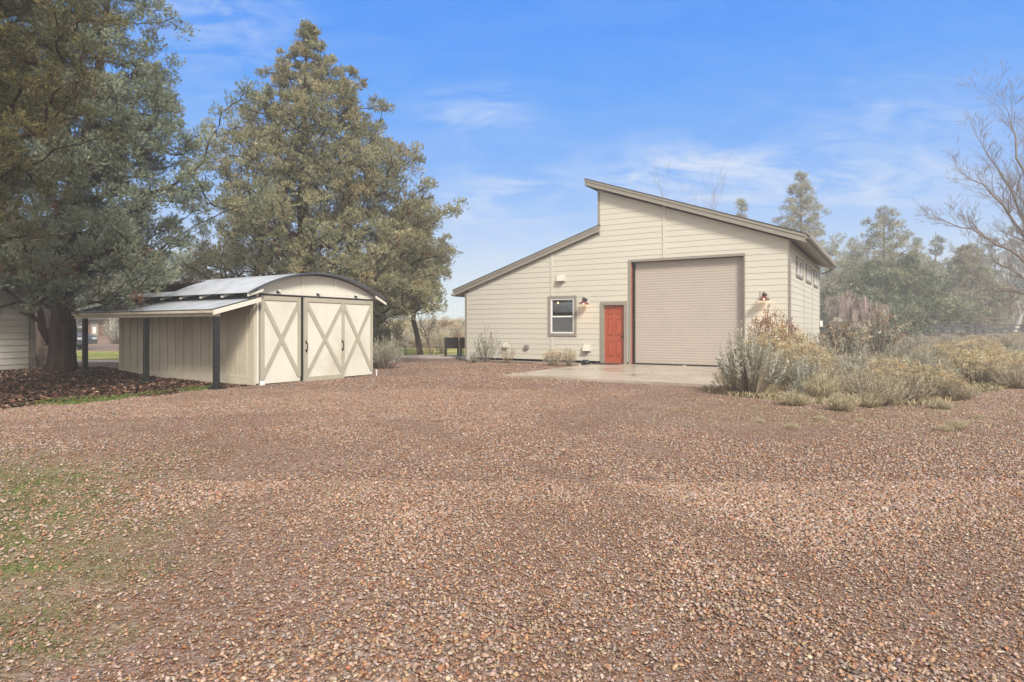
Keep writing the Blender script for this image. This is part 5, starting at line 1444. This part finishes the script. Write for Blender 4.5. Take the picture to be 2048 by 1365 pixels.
q = G(1171,731); rockm('rock', q, .17, 'black rounded rock by the straw bush under the window', 4, .8, 'blackmetal')
q = G(1159,733); rockm('rock', q, .08, 'small pale stone left of the black rounded rock', 5, .6, 'path')
st = MB(); st.tube([(0,0,-.02),(0,0,.13)], .014, 8); st.tube([(0,0,.13),(0,0,.16)], .028, 10)
so2 = st.build('plastic_stake', M['white']); so2.location = G(753,752); tag(so2, 'short white plastic stake in the mulch right of the shed', 'stake')
gf = empty('garden_fence', (0,0,0), 0, 'low dark wire fence along the lawn behind the patio', 'fence')
for x in (-6.3,-5.0,-3.55,-2.3): MB().tube([(x,29.2,0),(x,29.2,.42)], .018, 6).build('post', M['blackmetal'], gf)
for z in (.12,.24,.36): MB().tube([(-6.3,29.2,z),(-2.3,29.2,z)], .005, 4).build('wire', M['blackmetal'], gf)
sl_ = empty('garden_light', (-4.85,27.9,0), 0, 'small black path light beside the patio', 'light')
MB().tube([(0,0,0),(0,0,.42)], .012, 6).build('stake', M['blackmetal'], sl_); MB().lathe([(.02,.50),(.10,.45),(.11,.42),(.03,.40)], (0,0,0), 12).build('lamp_head', M['blackmetal'], sl_)
lf_ = np_mesh('fallen_leaf', [(-.02,0,0),(0,-.010,.005),(.02,0,.002),(0,.010,.005)], [(0,1,2,3)], paint('orange_leaf',(.38,.12,.035),.6,.1,30)); q = G(1866,1243); lf_.location=(q.x,q.y,q.z+.03)
tag(lf_, 'single orange fallen leaf on the foreground gravel', 'leaf')

# ------------------------------------------------------------------ haze
hb = MB().box(-215,215,-25,215,-2.5,24).build('haze', None) if False else None
def haze():
    mb = MB().box(-212,212,-20,212,-1.5,17.9)
    m = bpy.data.materials.new('haze'); m.use_nodes = True; nt = m.node_tree
    for n in list(nt.nodes): nt.nodes.remove(n)
    o = nt.nodes.new('ShaderNodeOutputMaterial'); v = nt.nodes.new('ShaderNodeVolumePrincipled')
    v.inputs['Color'].default_value=(.77,.79,.81,1); v.inputs['Density'].default_value=.0033; v.inputs['Anisotropy'].default_value=.1
    nt.links.new(v.outputs[0], o.inputs['Volume'])
    h = mb.build('haze', m); tag(h, 'thin pale fog over the whole yard', 'haze', kind='stuff'); return h
haze()

# ------------------------------------------------------------------ light
SUN_EL, SUN_AZ = R(40), R(160)      # azimuth from +Y clockwise: behind the viewer, slightly right
wd_ = bpy.data.worlds.new('World'); scene.world = wd_; wd_.use_nodes = True
nt = wd_.node_tree; N = nt.nodes; L = nt.links; bg = N['Background']
sky = N.new('ShaderNodeTexSky'); sky.sky_type='NISHITA'; sky.sun_disc=False; sky.sun_elevation=SUN_EL; sky.sun_rotation=SUN_AZ
sky.air_density=1.0; sky.dust_density=.3; sky.ozone_density=3
tc = N.new('ShaderNodeTexCoord'); sp = N.new('ShaderNodeSeparateXYZ'); L.new(tc.outputs['Generated'], sp.inputs[0])
def wm(op, a, b_=None, clamp=False):
    x = N.new('ShaderNodeMath'); x.operation=op; x.use_clamp=clamp
    for k, s in ((0,a),(1,b_)):
        if s is None: continue
        if isinstance(s,(int,float)): x.inputs[k].default_value=s
        else: L.new(s, x.inputs[k])
    return x.outputs[0]
K_ = 1/(.13*2**.75)
elv = sp.outputs[2]; yy_ = wm('MAXIMUM', sp.outputs[1], .05)
aa = wm('DIVIDE', sp.outputs[0], yy_); ee = wm('DIVIDE', elv, yy_)
rmp = N.new('ShaderNodeValToRGB'); rmp.color_ramp.interpolation='B_SPLINE'
els = [(0,(.95,1.05,1.2)),(.06,(.74,.90,1.16)),(.15,(.32,.56,1.05)),(.27,(.12,.41,1.05)),(.42,(.015,.30,1.08)),(1,(.02,.22,.9))]
e_ = rmp.color_ramp.elements
while len(e_) < len(els): e_.new(.5)
for i_, (p_, c_) in enumerate(els): e_[i_].position=p_; e_[i_].color=c_+(1,)
L.new(elv, rmp.inputs['Fac'])
gm = N.new('ShaderNodeVectorMath'); gm.operation='SCALE'; gm.inputs['Scale'].default_value=K_; L.new(rmp.outputs[0], gm.inputs[0])
b0 = N.new('ShaderNodeMix'); b0.data_type='RGBA'; b0.inputs['Factor'].default_value=.93; L.new(sky.outputs[0], b0.inputs['A']); L.new(gm.outputs[0], b0.inputs['B'])
cv = N.new('ShaderNodeCombineXYZ'); L.new(aa, cv.inputs[0]); L.new(ee, cv.inputs[1])
mp = N.new('ShaderNodeMapping'); mp.inputs['Scale'].default_value=(2.6,9.0,1); mp.inputs['Rotation'].default_value=(0,0,R(-9)); mp.inputs['Location'].default_value=(.3,.9,0)
L.new(cv.outputs[0], mp.inputs['Vector'])
n1 = N.new('ShaderNodeTexNoise'); n1.inputs['Scale'].default_value=2.3; n1.inputs['Detail'].default_value=12; n1.inputs['Roughness'].default_value=.64; n1.inputs['Distortion'].default_value=.9
L.new(mp.outputs[0], n1.inputs['Vector'])
r1 = N.new('ShaderNodeMapRange'); r1.inputs['From Min'].default_value=.40; r1.inputs['From Max'].default_value=.66; L.new(n1.outputs['Fac'], r1.inputs['Value'])
def gau(a0, e0, sa, se, amp):
    da = wm('DIVIDE', wm('SUBTRACT', aa, a0), sa); de = wm('DIVIDE', wm('SUBTRACT', ee, e0), se)
    q = wm('ADD', wm('MULTIPLY', da, da), wm('MULTIPLY', de, de))
    return wm('MULTIPLY', wm('POWER', 2.718, wm('MULTIPLY', q, -1.0)), amp)
cm = gau(.30,.245,.16,.045,1.0)
for g_ in ((.55,.235,.22,.035,.85),(-.02,.205,.10,.055,.75),(-.07,.35,.09,.035,.55),(-.48,.50,.14,.10,.35),(.62,.33,.16,.06,.4),(-.05,.12,.25,.04,.4)):
    cm = wm('ADD', cm, gau(*g_))
cl = wm('MULTIPLY', r1.outputs[0], wm('MINIMUM', wm('ADD', cm, .05), 1.0))
m1 = N.new('ShaderNodeMix'); m1.data_type='RGBA'; L.new(cl, m1.inputs['Factor']); L.new(b0.outputs['Result'], m1.inputs['A'])
m1.inputs['B'].default_value=(.80*K_,.88*K_,1.0*K_,1)
# added bank of bright cloud, out of view overhead and behind, whitens the light
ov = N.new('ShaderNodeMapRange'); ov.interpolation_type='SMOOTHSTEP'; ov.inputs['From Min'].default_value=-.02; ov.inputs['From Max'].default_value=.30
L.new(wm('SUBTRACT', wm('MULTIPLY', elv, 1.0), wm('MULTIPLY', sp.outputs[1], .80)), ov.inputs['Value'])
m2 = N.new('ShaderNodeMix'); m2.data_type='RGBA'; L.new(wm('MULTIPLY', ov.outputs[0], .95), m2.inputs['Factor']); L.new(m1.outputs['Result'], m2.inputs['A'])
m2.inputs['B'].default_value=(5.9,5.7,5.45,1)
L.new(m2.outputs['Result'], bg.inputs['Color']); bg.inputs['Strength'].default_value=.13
sun = bpy.data.lights.new('sun', 'SUN'); sun.energy=3.2; sun.angle=R(12); sun.color=(1,.95,.88)
so3 = bpy.data.objects.new('sun', sun); COL.objects.link(so3)
dvec = Vector((math.sin(SUN_AZ)*math.cos(SUN_EL), math.cos(SUN_AZ)*math.cos(SUN_EL), math.sin(SUN_EL)))
so3.rotation_euler = dvec.to_track_quat('Z','Y').to_euler(); so3.location=(0,0,60)

vs_ = scene.view_settings; vs_.view_transform='Standard'; vs_.look='None'; vs_.exposure=.71; vs_.gamma=1; vs_.use_curve_mapping=False
cy_ = scene.cycles; cy_.max_bounces=6; cy_.diffuse_bounces=1; cy_.glossy_bounces=3; cy_.transparent_max_bounces=8; cy_.volume_bounces=1; cy_.transmission_bounces=3
cy_.use_denoising=True
